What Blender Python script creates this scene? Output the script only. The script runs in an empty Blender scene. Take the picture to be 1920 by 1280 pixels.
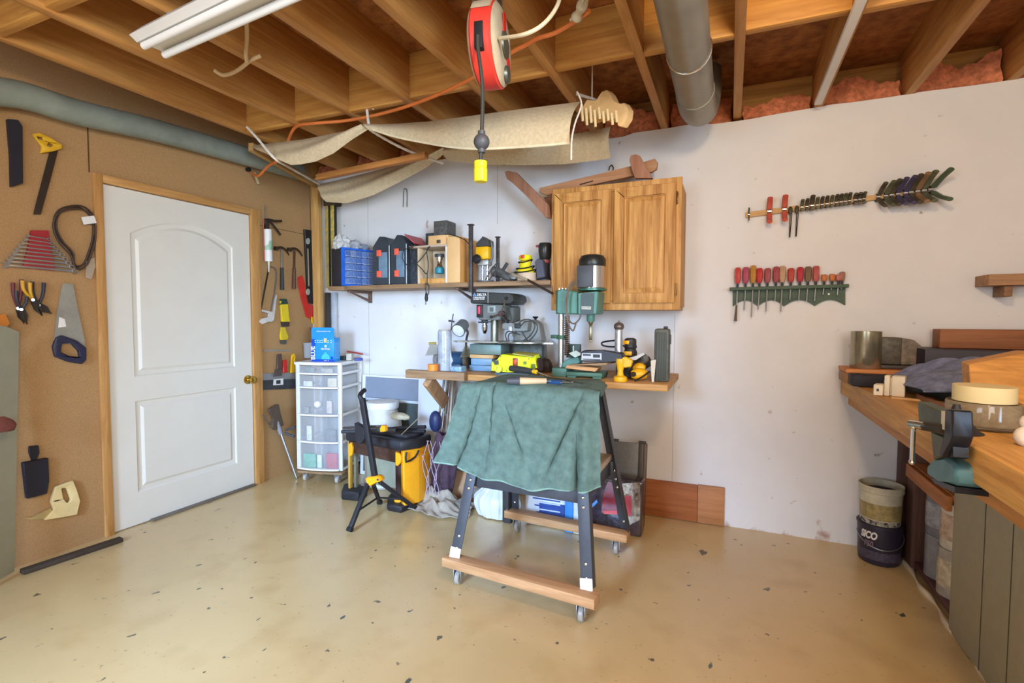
import bpy, bmesh, math, random
from math import pi, sin, cos, radians, atan2, sqrt
from mathutils import Vector as V, Matrix as Mx
from mathutils.geometry import tessellate_polygon
random.seed(7)
S = bpy.context.scene
COL = S.collection
# ---------------------------------------------------------------- camera
F_PX, YAW, PITCH, ROLL, CH = 949.56, .4065, .0461, .003, 1.2
_f = V((-sin(YAW)*cos(PITCH), cos(YAW)*cos(PITCH), -sin(PITCH)))
_r = V((cos(YAW), sin(YAW), 0)); _u = _r.cross(_f)
_R = cos(ROLL)*_r + sin(ROLL)*_u; _U = -sin(ROLL)*_r + cos(ROLL)*_u
cd = bpy.data.cameras.new('camera'); cam = bpy.data.objects.new('camera', cd); COL.objects.link(cam)
cd.sensor_width = 36; cd.lens = F_PX*36/1920; cd.clip_start = .02
cam.matrix_world = Mx(((_R.x,_U.x,-_f.x,0),(_R.y,_U.y,-_f.y,0),(_R.z,_U.z,-_f.z,CH),(0,0,0,1)))
S.camera = cam
# ---------------------------------------------------------------- colour management, world, lights
S.view_settings.view_transform = 'Standard'; S.view_settings.look = 'None'
S.view_settings.gamma = 1; S.view_settings.use_curve_mapping = False
S.view_settings.exposure = .02
w = bpy.data.worlds.new('world'); S.world = w; w.use_nodes = True
w.node_tree.nodes['Background'].inputs[0].default_value = (.72,.85,1,1)
w.node_tree.nodes['Background'].inputs[1].default_value = 1.2
def light(name, kind, loc, target, energy, color, size=.2, size_y=None, spread=None):
    l = bpy.data.lights.new(name, kind); l.energy = energy; l.color = color
    o = bpy.data.objects.new(name, l); COL.objects.link(o); o.location = loc
    if kind == 'AREA':
        l.size = size
        if size_y: l.shape = 'RECTANGLE'; l.size_y = size_y
        if spread: l.spread = spread
        o.rotation_euler = (V(target)-V(loc)).to_track_quat('-Z','Y').to_euler()
    else: l.shadow_soft_size = size
    return o
# bare warm bulbs hanging under the joists just above the picture, daylight from the windows behind, plus an added floor fill
light('bulb_light', 'POINT', (.15,.75,2.16), None, 50, (1,.75,.45), .09)
light('bulb_light_rear', 'POINT', (.5,-.6,2.12), None, 40, (1,.86,.66), .12)
light('window_daylight', 'AREA', (-1.55,-1.93,1.35), (-1.9,2.4,.7), 48, (.68,.83,1), 1.3, 1.2)
light('floor_patch_fill', 'AREA', (-1.45,-1.93,1.6), (-1.75,1.75,0), 40, (.36,.60,1), .7, .9, .95)  # added narrow blue fill lamp, brightens the left floor patch
light('door_daylight', 'AREA', (2.17,-1.2,1.5), (-1.45,2.27,1.4), 20, (.50,.73,1), .9, 1.5, .8)
light('window_daylight_side', 'AREA', (.9,-1.93,1.5), (-.2,3,1.1), 40, (1,.95,.9), 1.1, 1.1)
# ---------------------------------------------------------------- helpers
LX, DY, HZ = -3.118, 3.144, 2.3175
def P(x, y, X=None, Y=None, Z=None):
    d = _f + _R*((x-960)/F_PX) - _U*((y-640)/F_PX); o = V((0,0,CH))
    for i, v in enumerate((X,Y,Z)):
        if v is not None: return o + d*((v-o[i])/d[i])
def lin(c): return c/12.92 if c <= .04045 else ((c+.055)/1.055)**2.4
def rgb(h): return tuple(lin(int(h[i:i+2],16)/255) for i in (0,2,4)) + (1,)
MATS = {}
def mt(h, rough=.6, metal=0, var=.12, scale=8, bump=0, grain=None, alpha=1, trans=0, emit=0, spec=.4, h2=None, contrast=0):
    """procedural principled material: base colour with noise variation, optional grain direction"""
    key = (h,rough,metal,var,scale,bump,grain,alpha,trans,emit,h2,contrast)
    if key in MATS: return MATS[key]
    m = bpy.data.materials.new('m_'+h); m.use_nodes = True; MATS[key] = m
    n = m.node_tree.nodes; k = m.node_tree.links; b = n['Principled BSDF']
    b.inputs['Roughness'].default_value = rough; b.inputs['Metallic'].default_value = metal
    b.inputs['Specular IOR Level'].default_value = spec
    c = rgb(h)
    if alpha < 1: b.inputs['Alpha'].default_value = alpha
    if trans: b.inputs['Transmission Weight'].default_value = trans
    tc = n.new('ShaderNodeTexCoord'); mp = n.new('ShaderNodeMapping'); nz = n.new('ShaderNodeTexNoise')
    k.new(tc.outputs['Object'], mp.inputs[0]); k.new(mp.outputs[0], nz.inputs['Vector'])
    s = [1,1,1]
    if grain is not None: s = [7,7,7]; s[grain] = .45
    mp.inputs['Scale'].default_value = s
    nz.inputs['Scale'].default_value = scale; nz.inputs['Detail'].default_value = 5 if grain is not None else 4
    nz.inputs['Roughness'].default_value = .65
    if grain is not None: nz.inputs['Distortion'].default_value = .6
    r = n.new('ShaderNodeValToRGB'); k.new(nz.outputs['Fac'], r.inputs[0])
    e = r.color_ramp.elements; e[0].position = .32+contrast; e[1].position = .68-contrast
    dark = rgb(h2) if h2 else tuple(x*(1-var*1.6) for x in c[:3])+(1,)
    e[0].color = dark; e[1].color = c if h2 else tuple(min(1,x*(1+var*.8)) for x in c[:3])+(1,)
    k.new(r.outputs[0], b.inputs['Base Color'])
    if bump:
        bp = n.new('ShaderNodeBump'); bp.inputs['Strength'].default_value = bump; bp.inputs['Distance'].default_value = .01
        k.new(nz.outputs['Fac'], bp.inputs['Height']); k.new(bp.outputs[0], b.inputs['Normal'])
    if emit:
        b.inputs['Emission Color'].default_value = c; b.inputs['Emission Strength'].default_value = emit
    return m
def wood(h, axis, h2=None, rough=.6, scale=5): 
    return mt(h, rough, 0, .22, scale, .15, axis, h2=h2)
class MB:
    def __init__(s, M=None): s.bm = bmesh.new(); s.M = M
    def _bev(s, vs, bev, seg=2):
        if bev <= 0: return
        es = {e for v in vs for e in v.link_edges}
        bmesh.ops.bevel(s.bm, geom=list(es), offset=bev, segments=seg, affect='EDGES', profile=.5)
    def box(s, x0, x1, y0, y1, z0, z1, bev=.002, R=None):
        c = V(((x0+x1)/2,(y0+y1)/2,(z0+z1)/2)); m = Mx.Translation(c)
        if R is not None: m = m @ R
        m = m @ Mx.Diagonal((abs(x1-x0),abs(y1-y0),abs(z1-z0),1))
        r = bmesh.ops.create_cube(s.bm, size=1, matrix=m)
        d = min(abs(x1-x0),abs(y1-y0),abs(z1-z0)); s._bev(r['verts'], min(bev, d*.4)); return s
    def bar(s, a, b, w, h, bev=.001, up=(0,0,1)):
        """box of section w x h from a to b; h along up"""
        a, b = V(a), V(b); d = (b-a); L = d.length; d.normalize(); u = V(up)
        if abs(d.dot(u)) > .98: u = V((0,1,0))
        x = u.cross(d).normalized(); z = d.cross(x)
        m = Mx(((x.x,d.x,z.x,0),(x.y,d.y,z.y,0),(x.z,d.z,z.z,0),(0,0,0,1)))
        m = Mx.Translation((a+b)/2) @ m @ Mx.Diagonal((w,L,h,1))
        r = bmesh.ops.create_cube(s.bm, size=1, matrix=m); s._bev(r['verts'], min(bev,min(w,h)*.4)); return s
    def cyl(s, a, b, r0, r1=None, n=16, bev=0):
        a, b = V(a), V(b); d = b-a
        m = Mx.Translation((a+b)/2) @ d.to_track_quat('Z','Y').to_matrix().to_4x4()
        r = bmesh.ops.create_cone(s.bm, cap_ends=True, segments=n, radius1=r0, radius2=r0 if r1 is None else r1, depth=d.length, matrix=m)
        return s
    def sph(s, c, r, sc=(1,1,1), n=14):
        bmesh.ops.create_uvsphere(s.bm, u_segments=n, v_segments=max(6,n//2), radius=r, matrix=Mx.Translation(c) @ Mx.Diagonal((*sc,1))); return s
    def tube(s, pts, r, n=8, closed=False, sub=6, flat=None):
        p = [V(q) for q in pts]
        if sub > 1 and len(p) > 2:
            o = []; N = len(p)
            for i in range(N if closed else N-1):
                a, b, c, d = (p[(i-1)%N], p[i], p[(i+1)%N], p[(i+2)%N]) if closed else (p[max(i-1,0)], p[i], p[i+1], p[min(i+2,N-1)])
                for j in range(sub):
                    t = j/sub
                    o.append(.5*((2*b)+(c-a)*t+(2*a-5*b+4*c-d)*t*t+(3*b-a-3*c+d)*t**3))
            if not closed: o.append(p[-1])
            p = o
        N = len(p); rings = []; up = None
        for i in range(N):
            t = (p[(i+1)%N]-p[(i-1)%N]) if closed else (p[min(i+1,N-1)]-p[max(i-1,0)])
            if t.length < 1e-9: t = V((0,0,1))
            t.normalize()
            if up is None: up = V((0,0,1)) if abs(t.z) < .9 else V((1,0,0))
            x = up.cross(t)
            if x.length < 1e-5: x = V((1,.1,0)).cross(t)
            x.normalize(); up = t.cross(x).normalized()
            rr = r(i/(N-1)) if callable(r) else r
            fx, fz = flat or (1,1)
            rings.append([s.bm.verts.new(p[i]+x*rr*fx*cos(2*pi*k/n)+up*rr*fz*sin(2*pi*k/n)) for k in range(n)])
        for i in range(N if closed else N-1):
            A, B = rings[i], rings[(i+1)%N]
            for k in range(n): s.bm.faces.new((A[k],A[(k+1)%n],B[(k+1)%n],B[k]))
        if not closed: s.bm.faces.new(rings[0][::-1]); s.bm.faces.new(rings[-1])
        return s
    def prism(s, poly, vec, holes=(), bev=0):
        """extrude a planar 3D polygon (with holes) along vec"""
        vec = V(vec); loops = [[V(q) for q in poly]] + [[V(q) for q in h] for h in holes]
        flat = [q for l in loops for q in l]
        A = [s.bm.verts.new(q) for q in flat]; B = [s.bm.verts.new(q+vec) for q in flat]
        if holes:
            for t in tessellate_polygon(loops):
                try: s.bm.faces.new([A[i] for i in t][::-1]); s.bm.faces.new([B[i] for i in t])
                except ValueError: pass
        else: s.bm.faces.new(A[::-1]); s.bm.faces.new(B)
        i = 0
        for l in loops:
            n = len(l)
            for j in range(n): s.bm.faces.new((A[i+j],A[i+(j+1)%n],B[i+(j+1)%n],B[i+j]))
            i += n
        if bev: s._bev(A+B, bev, 1)
        return s
    def lathe(s, prof, c=(0,0,0), n=24, axis=None):
        c = V(c); q = V(axis).to_track_quat('Z','Y') if axis else None; rings = []
        for r, z in prof:
            ring = []
            for k in range(n):
                v = V((max(r,1e-4)*cos(2*pi*k/n), max(r,1e-4)*sin(2*pi*k/n), z))
                if q: v = q @ v
                ring.append(s.bm.verts.new(c+v))
            rings.append(ring)
        for a, b in zip(rings, rings[1:]):
            for k in range(n): s.bm.faces.new((a[k],a[(k+1)%n],b[(k+1)%n],b[k]))
        s.bm.faces.new(rings[0][::-1]); s.bm.faces.new(rings[-1]); return s
    def sheet(s, fn, nu, nv, th=.003):
        """thin cloth/paper sheet fn(u,v)->point, given real thickness"""
        g = [[V(fn(i/nu,j/nv)) for j in range(nv+1)] for i in range(nu+1)]
        def nrm(i,j):
            a = g[min(i+1,nu)][j]-g[max(i-1,0)][j]; b = g[i][min(j+1,nv)]-g[i][max(j-1,0)]
            c = a.cross(b); return c.normalized() if c.length > 1e-9 else V((0,0,1))
        A = [[s.bm.verts.new(g[i][j]) for j in range(nv+1)] for i in range(nu+1)]
        B = [[s.bm.verts.new(g[i][j]-nrm(i,j)*th) for j in range(nv+1)] for i in range(nu+1)]
        for i in range(nu):
            for j in range(nv):
                s.bm.faces.new((A[i][j],A[i+1][j],A[i+1][j+1],A[i][j+1])); s.bm.faces.new((B[i][j+1],B[i+1][j+1],B[i+1][j],B[i][j]))
        for i in range(nu):
            s.bm.faces.new((A[i][0],B[i][0],B[i+1][0],A[i+1][0])); s.bm.faces.new((A[i+1][nv],B[i+1][nv],B[i][nv],A[i][nv]))
        for j in range(nv):
            s.bm.faces.new((A[0][j+1],B[0][j+1],B[0][j],A[0][j])); s.bm.faces.new((A[nu][j],B[nu][j],B[nu][j+1],A[nu][j+1]))
        return s
    def blob(s, c, size, seed=0, n=3, rough=.25, crease=6):
        """crumpled lump"""
        r = bmesh.ops.create_icosphere(s.bm, subdivisions=n, radius=1)
        rnd = random.Random(seed); ds = [(V((rnd.uniform(-1,1),rnd.uniform(-1,1),rnd.uniform(-1,1))).normalized(), rnd.uniform(0,6.28), rnd.uniform(2,crease)) for _ in range(7)]
        for v in r['verts']:
            k = 1+sum(abs(sin(v.co.dot(d)*f+p)) for d, p, f in ds)*rough/7*2-rough
            v.co = V((v.co.x*size[0]*k, v.co.y*size[1]*k, max(v.co.z,-.55)*size[2]*k)) + V(c)
        return s
def mesh_obj(name, mb, mats, parent=None, sm=35, shift=True):
    bm = mb.bm
    if mb.M is not None: bm.transform(mb.M)
    bmesh.ops.recalc_face_normals(bm, faces=bm.faces[:])
    xs = [v.co for v in bm.verts]
    lo = V((min(c.x for c in xs),min(c.y for c in xs),min(c.z for c in xs))); hi = V((max(c.x for c in xs),max(c.y for c in xs),max(c.z for c in xs)))
    o0 = V(((lo.x+hi.x)/2,(lo.y+hi.y)/2,lo.z)) if shift else V((0,0,0))
    bmesh.ops.translate(bm, verts=bm.verts[:], vec=-o0)
    me = bpy.data.meshes.new(name); bm.to_mesh(me); bm.free()
    for p in me.polygons: p.use_smooth = True
    me.set_sharp_from_angle(angle=radians(sm))
    for m_ in (mats if isinstance(mats,(list,tuple)) else [mats]): me.materials.append(m_)
    o = bpy.data.objects.new(name, me); COL.objects.link(o); o.location = o0
    if parent is not None:
        o.parent = parent; w0 = V((0,0,0)); q = parent
        while q: w0 += q.location; q = q.parent
        o.location = o0 - w0
    return o
def tag(o, label, cat, group=None):
    o['label'] = label; o['category'] = cat
    if group: o['group'] = group
    return o
def struct(name, mb, mats, **k):
    o = mesh_obj(name, mb, mats, **k); o['kind'] = 'structure'; return o
def one(name, mb, mats, label, cat, group=None, **k): return tag(mesh_obj(name, mb, mats, **k), label, cat, group)
class Thing:
    def __init__(s, name, label=None, cat=None, group=None, M=None, kind=None):
        s.r = bpy.data.objects.new(name, None); COL.objects.link(s.r); s.r.empty_display_size = .05; s.M = M
        if label: tag(s.r, label, cat, group)
        if kind: s.r['kind'] = kind
        s.lo = None
    def mb(s): return MB(s.M)
    def part(s, name, mb, mats, parent=None, label=None, kind=None, **k):
        if mb.M is None: mb.M = s.M
        o = mesh_obj(name, mb, mats, parent or s.r, **k)
        if label: o['label'] = label
        if kind: o['kind'] = kind
        return o
    def done(s):
        pts = [c.location + V(v) for c in s.r.children for v in c.bound_box]
        lo = [min(p[i] for p in pts) for i in range(3)]; hi = [max(p[i] for p in pts) for i in range(3)]
        o = V(((lo[0]+hi[0])/2,(lo[1]+hi[1])/2,lo[2]))
        for c in s.r.children: c.location = c.location - o
        s.r.location = o; return s.r
def dup(root, loc, rz=0, label=None, scale=None):
    r = root.copy(); COL.objects.link(r); r.location = loc; r.rotation_euler = (root.rotation_euler.x, root.rotation_euler.y, rz)
    if label: r['label'] = label
    if scale: r.scale = scale
    for ch in list(root.children):
        c = ch.copy(); COL.objects.link(c); c.parent = r
        for g in ch.children:
            d = g.copy(); COL.objects.link(d); d.parent = c
    return r
FONT = {}
def text(body, size, M, mat, parent, name='lettering', ext=.0006, align='CENTER', label=None, sx=1, bold=0):
    """flat lettering: text plane XY of M"""
    c = bpy.data.curves.new('t','FONT'); c.body = body; c.size = size; c.extrude = ext; c.align_x = align; c.align_y = 'CENTER'; c.resolution_u = 2; c.offset = bold
    o = bpy.data.objects.new('t', c); COL.objects.link(o); bpy.context.view_layer.update()
    me = bpy.data.meshes.new_from_object(o); bpy.data.objects.remove(o); bpy.data.curves.remove(c)
    mb = MB(M @ Mx.Diagonal((sx,1,1,1))); mb.bm.from_mesh(me); bpy.data.meshes.remove(me)
    q = mesh_obj(name, mb, mat, parent)
    if label: q['label'] = label
    return q
def frame(o, x, y):
    """matrix with axes x, y (3-vectors), z = x cross y, origin o"""
    x = V(x).normalized(); z = x.cross(V(y)).normalized(); y = z.cross(x); o = V(o)
    return Mx(((x.x,y.x,z.x,o.x),(x.y,y.y,z.y,o.y),(x.z,y.z,z.z,o.z),(0,0,0,1)))
def loc(o, rz=0): return Mx.Translation(o) @ Mx.Rotation(rz,4,'Z')
# common materials
pine = lambda a: wood('cf9f62', a, 'a87438'); pale = lambda a: wood('d9b27c', a, 'b98a52'); dull = lambda a: wood('a88660', a, '7d6042')
black = mt('1d1d20', .5); dkgrey = mt('3c3d40', .55); grey = mt('8a8c8e', .5); steel = mt('b9bbbd', .28, .9, .06); dsteel = mt('4b4743', .45, .7)
chrome = mt('dadada', .12, 1, .03); white = mt('e6e4e0', .45, var=.03); offw = mt('cfc7b4', .6, var=.06); yellow = mt('f0b818', .42, var=.05)
amber = mt('e89a1c', .45, var=.05); red = mt('c8322c', .4, var=.06); rubber = mt('151516', .7); brass = mt('c9a24a', .2, .9, .05)
lime = mt('dbe81c', .4, var=.04); blue = mt('2f6fd0', .4, var=.05); teal = mt('2d7f8c', .4); green = mt('3f6e5a', .45, .1, .12, 30)
# ================================================================ SETTING
def drywall_mat():
    m = mt('dcd9d6', .75, 0, .03, 3, .02); n = m.node_tree.nodes; k = m.node_tree.links
    # small scuffs, stains and screw marks
    b = n['Principled BSDF']; src = b.inputs['Base Color'].links[0].from_socket
    tc = n['Texture Coordinate']
    nz = n.new('ShaderNodeTexNoise'); nz.inputs['Scale'].default_value = 17; nz.inputs['Detail'].default_value = 6; k.new(tc.outputs['Object'], nz.inputs['Vector'])
    r = n.new('ShaderNodeValToRGB'); r.color_ramp.elements[0].position = .70; r.color_ramp.elements[1].position = .78; k.new(nz.outputs['Fac'], r.inputs[0])
    mx = n.new('ShaderNodeMixRGB'); mx.inputs[2].default_value = rgb('a08c76'); k.new(r.outputs[0], mx.inputs[0]); k.new(src, mx.inputs[1])
    # rusty dirt along the foot of the wall (object z counts up from the floor)
    sp = n.new('ShaderNodeSeparateXYZ'); k.new(tc.outputs['Object'], sp.inputs[0])
    n2 = n.new('ShaderNodeTexNoise'); n2.inputs['Scale'].default_value = 9; n2.inputs['Detail'].default_value = 6; k.new(tc.outputs['Object'], n2.inputs['Vector'])
    ma = n.new('ShaderNodeMath'); ma.operation = 'MULTIPLY_ADD'; ma.inputs[1].default_value = .5; ma.inputs[2].default_value = -.24; k.new(n2.outputs['Fac'], ma.inputs[0])
    lt = n.new('ShaderNodeMath'); lt.operation = 'SUBTRACT'; k.new(ma.outputs[0], lt.inputs[0]); k.new(sp.outputs['Z'], lt.inputs[1])
    r2 = n.new('ShaderNodeValToRGB'); r2.color_ramp.elements[0].position = .0; r2.color_ramp.elements[1].position = .05; r2.color_ramp.elements[1].color = (.75,.75,.75,1); k.new(lt.outputs[0], r2.inputs[0])
    m2 = n.new('ShaderNodeMixRGB'); m2.inputs[2].default_value = rgb('96603c'); k.new(r2.outputs[0], m2.inputs[0]); k.new(mx.outputs[0], m2.inputs[1])
    k.new(m2.outputs[0], b.inputs['Base Color']); return m
dry = drywall_mat()
def floor_mat():
    m = mt('ccb07c', .3, 0, .05, 1.3, .03, spec=.6); n = m.node_tree.nodes; k = m.node_tree.links
    b = n['Principled BSDF']; src = b.inputs['Base Color'].links[0].from_socket; tc = n['Texture Coordinate']
    b.inputs['Coat Weight'].default_value = .35; b.inputs['Coat Roughness'].default_value = .22
    def layer(src, scale, lo, hi, col, det=6, stretch=None, amt=1):
        nz = n.new('ShaderNodeTexNoise'); nz.inputs['Scale'].default_value = scale; nz.inputs['Detail'].default_value = det
        if stretch:
            mp = n.new('ShaderNodeMapping'); mp.inputs['Scale'].default_value = stretch; mp.inputs['Rotation'].default_value = (0,0,.6)
            k.new(tc.outputs['Object'], mp.inputs[0]); k.new(mp.outputs[0], nz.inputs['Vector'])
        else: k.new(tc.outputs['Object'], nz.inputs['Vector'])
        r = n.new('ShaderNodeValToRGB'); r.color_ramp.elements[0].position = lo; r.color_ramp.elements[1].position = hi; r.color_ramp.elements[1].color = (amt,amt,amt,1)
        k.new(nz.outputs['Fac'], r.inputs[0]); mx = n.new('ShaderNodeMixRGB'); mx.inputs[2].default_value = rgb(col)
        k.new(r.outputs[0], mx.inputs[0]); k.new(src, mx.inputs[1]); return mx.outputs[0]
    o = layer(src, 5, .52, .75, 'b08f5c', amt=.5)
    o = layer(o, 60, .66, .74, '96794c', amt=.6)
    o = layer(o, 22, .705, .73, '5f5a48', 3)
    o = layer(o, 9, .715, .73, '4c5248', 8, (1.6,.7,1))
    k.new(o, b.inputs['Base Color']); return m
mb = MB().box(LX-.3, 2.35, -2.15, DY+.25, -.12, 0, 0); struct('floor', mb, floor_mat())
# back wall of white drywall with a ragged top edge
random.seed(3); pts = [(LX-.1,0),(2.3,0)]; x = 2.3
while x > LX:
    pts.append((x, HZ+random.choice((0,0,-.006,-.014,.004)))); x -= random.uniform(.06,.22)
pts.append((LX-.1,HZ))
struct('wall_back', MB().prism([V((a,DY,z)) for a,z in pts], (0,.09,0)), dry)
# left wall of brown hardboard, with a sheet joint and open door hole behind the slab
hb = mt('b08a5c', .8, 0, .16, 260, .08)
y0, y1, zt = 1.655, 2.565, 1.916
mbw = MB().prism([V((LX,y,z)) for y,z in ((-2.1,0),(y0,0),(y0,zt),(y1,zt),(y1,0),(DY,0),(DY,2.56),(1.602,2.56),(1.602,2.557),(-2.1,2.557))], (-.09,0,0))
struct('wall_left', mbw, hb)
struct('wall_right', MB().prism([V((2.25,y,z)) for y,z in ((-2.1,0),(DY+.02,0),(DY+.02,2.56),(-2.1,2.56))], (.08,0,0), holes=[[V((2.25,y,z)) for y,z in ((-1.7,.02),(-.7,.02),(-.7,2.1),(-1.7,2.1))]]), dry)
# rear wall behind the camera with two window openings
mbr = MB().prism([V((a,-2,z)) for a,z in ((LX-.1,0),(2.3,0),(2.3,2.56),(LX-.1,2.56))], (0,-.1,0),
    holes=[[V((a,-2,z)) for a,z in ((-2.25,.7),(-.85,.7),(-.85,2.05),(-2.25,2.05))], [V((a,-2,z)) for a,z in ((.3,.9),(1.5,.9),(1.5,2.05),(.3,2.05))]])
struct('wall_rear', mbr, dry)
# ceiling deck and floor joists
osb = mt('b4783e', .75, 0, .35, 14, .12, h2='7c4a24')
struct('ceiling', MB().box(LX-.15, 2.35, -2.15, DY+.25, 2.555, 2.6, 0), osb)
jw = wood('cf9a56', 1, 'a87034', scale=4); bw = wood('d6a050', 0, 'ac7232', scale=4)
JX = [.012+.392*k for k in range(-8,6)]; nt = 1
for i, x in enumerate(JX):
    if x < LX+.06: continue
    struct('trim_%d'%nt, MB().box(x-.02, x+.02, -2.0, DY+.1, HZ, 2.555, .001), jw); nt += 1
for yy in (2.25, 1.09):
    for i in range(len(JX)-1):
        a, b_ = JX[i]+.02, JX[i+1]-.02
        if a < LX+.05 or (yy < 2 and a > -1.5): continue
        dz = 0 if i % 2 else .008
        struct('trim_%d'%nt, MB().box(a, b_, yy-.02, yy+.02, HZ+.002+dz, 2.5525, .001), bw); nt += 1
struct('trim_%d'%nt, MB().box(LX-.1, 2.35, DY+.17, DY+.21, HZ-.05, 2.555, 0), bw); nt += 1
struct('trim_%d'%nt, MB().box(LX-.1, 2.35, DY+.09, DY+.17, HZ-.05, HZ-.002, 0), bw); nt += 1
# nail plates of torn drywall at joist feet are part of the wall edge; door casing
pn = pine(2); pnh = pine(1)
struct('trim_%d'%nt, MB().box(LX+.001, LX+.022, 1.612, 1.655, 0, 1.962, .003), pn); nt += 1
struct('trim_%d'%nt, MB().box(LX+.001, LX+.022, 2.565, 2.638, 0, 1.962, .003), pn); nt += 1
struct('trim_%d'%nt, MB().box(LX+.001, LX+.022, 1.656, 2.564, 1.918, 1.962, .003), pnh); nt += 1
# sheet joints on the left wall: thin battens of the same board
struct('trim_%d'%nt, MB().box(LX, LX+.0015, 1.600, 1.606, 1.96, 2.27, 0), mt('5c4228', .9)); nt += 1
struct('trim_%d'%nt, MB().box(LX, LX+.0015, 2.64, 3.10, 1.858, 1.862, 0), mt('6c5234', .9)); nt += 1
# the door itself
dt = Thing('door_1', kind='structure'); dw = mt('dedbd0', .42, 0, .02, 4)
def arch(y0, y1, z0, z1, rise, i):
    a, b, c, d = y0+i, y1-i, z0+i, z1-i; n = 14; o = [(a,c),(b,c)]
    for k in range(n+1):
        t = k/n; yy = b+(a-b)*t; o.append((yy, d-rise*(1-(1-(2*t-1)**2)) + 0))
    return o
Xf = LX+.004; panels = [lambda i: arch(1.79,2.43,.86,1.775,.10,i), lambda i: arch(1.79,2.43,.19,.72,0,i)]
slab = MB(); slab.prism([V((Xf,y,z)) for y,z in ((y0+.003,.006),(y1-.003,.006),(y1-.003,zt-.003),(y0+.003,zt-.003))], (-.036,0,0),
    holes=[[V((Xf,y,z)) for y,z in p(0)] for p in panels])
for p in panels:
    L = [[slab.bm.verts.new(V((Xf+d,y,z))) for y,z in p(i)] for i,d in ((0,0),(.008,-.007),(.03,-.009),(.045,-.001))]
    for A, B in zip(L, L[1:]):
        for j in range(len(A)): slab.bm.faces.new((A[j],A[(j+1)%len(A)],B[(j+1)%len(A)],B[j]))
    f = slab.bm.faces.new(L[-1])
dt.part('door_slab', slab, dw, sm=20)
kn = MB().lathe([(.031,0),(.031,.006),(.012,.010),(.010,.034),(.022,.042),(.027,.056),(.022,.068),(.008,.073)], (Xf,2.525,.762), 20, axis=(1,0,0))
dt.part('door_knob', kn, brass, label='polished brass door knob')
dt.part('threshold', MB().box(LX-.03, LX+.035, 1.85, y1-.01, .0005, .012, .003), mt('6e665c', .6), label='worn metal threshold strip')
dt.done()
# ragged cement bead at the foot of the wall and reddish plank at the base
one('base_plank', MB().box(-.48, -.155, DY-.022, DY-.001, .003, .222, .003), wood('b06a38', 0, '8a4c24'), 'reddish brown knotty board standing on the floor against the white wall', 'board')
one('base_plank', MB().box(-.154, -.01, DY-.022, DY-.001, .003, .226, .003), wood('c08454', 0, 'a06a3e'), 'paler short board end at the right of the reddish plank by the wall', 'board')
# sloped drain pipe under the joists on the left wall
pp = [V(P(-260,180,X=LX+.08)), V(P(0,172,X=LX+.08)), V(P(150,212,X=LX+.08)), V(P(300,247,X=LX+.08)), V(P(455,291,X=LX+.08)), V(P(560,322,X=LX+.08))]
one('wall_pipe', MB().tube(pp, .062, 20), mt('8c9488', .55, .1, .14, 5), 'thick dull grey green pipe running along the top of the brown left wall', 'pipe')
struct('trim_%d'%nt, MB().box(LX-.09, LX, DY+.002, DY+.21, HZ-.2, 2.555, 0), bw); nt += 1
# insulation batts in the bays above the white wall
ins = mt('d8835a', .95, 0, .3, 30, .6)
for i, x in enumerate(JX[:-1]):
    if x < -3.2: continue
    hgt = [.10,.13,.16,.14][i%4]
    o = MB().sheet(lambda u,v,x=x,h=hgt,i=i: (x+.03+.33*u+.005*sin(9*v), DY+.035+.02*sin(7*u+i)+.03*v, HZ-.005+v*h*(1+.18*sin(6*u+i*2))+.008*sin(31*u)), 20, 6, .05)
    nb_ = ['eighth','seventh','sixth','fifth','fourth','third','second','first']; kk_ = round((x+.38)/.392)
    one('insulation_batt', o, ins, 'pink insulation atop the white wall, '+('in the bay of the round duct' if kk_==0 else ((nb_[8+kk_]+' bay left of the duct') if kk_ < 0 else (nb_[8-kk_]+' bay right of the duct'))), 'insulation', 'insulation batts above the back wall')
# ================================================================ CEILING THINGS
# fluorescent fixture
a = P(284,82,Z=2.235); b = P(458,0,Z=2.235); d = (b-a); d.z = 0; d.normalize(); L = 1.25; M = frame(a, d, V((0,0,1)).cross(d)); 
t = Thing('fluorescent_light', 'white fluorescent strip light hanging under the joists at the upper left', 'light fixture', M=M)
t.part('housing', t.mb().prism([V((0,y,z)) for y,z in ((-.03,.05),(.03,.05),(.075,-.002),(.05,-.018),(.03,-.012),(-.03,-.012),(-.05,-.018),(-.075,-.002))], (L,0,0)), mt('e4e2dc',.35,var=.02))
for s_ in (-1,1): t.part('tube', t.mb().cyl((.02,s_*.036,-.030),(L-.02,s_*.036,-.030),.013,n=14), mt('f2f1ec',.3,var=.01))
for x_ in (.12,L-.12): t.part('hanger', t.mb().cyl((x_,0,.048),(x_,0,HZ-2.235),.006,n=8), grey)
t.done()
# white metal strip under a joist on the right, and its cousin
one('metal_strip', MB().bar(P(1534,193,Z=HZ-.012), V((.397,1.2,HZ-.012)), .035, .022, .004), white, 'thin white metal strip running along the underside of a joist beside the duct', 'strip')
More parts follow.
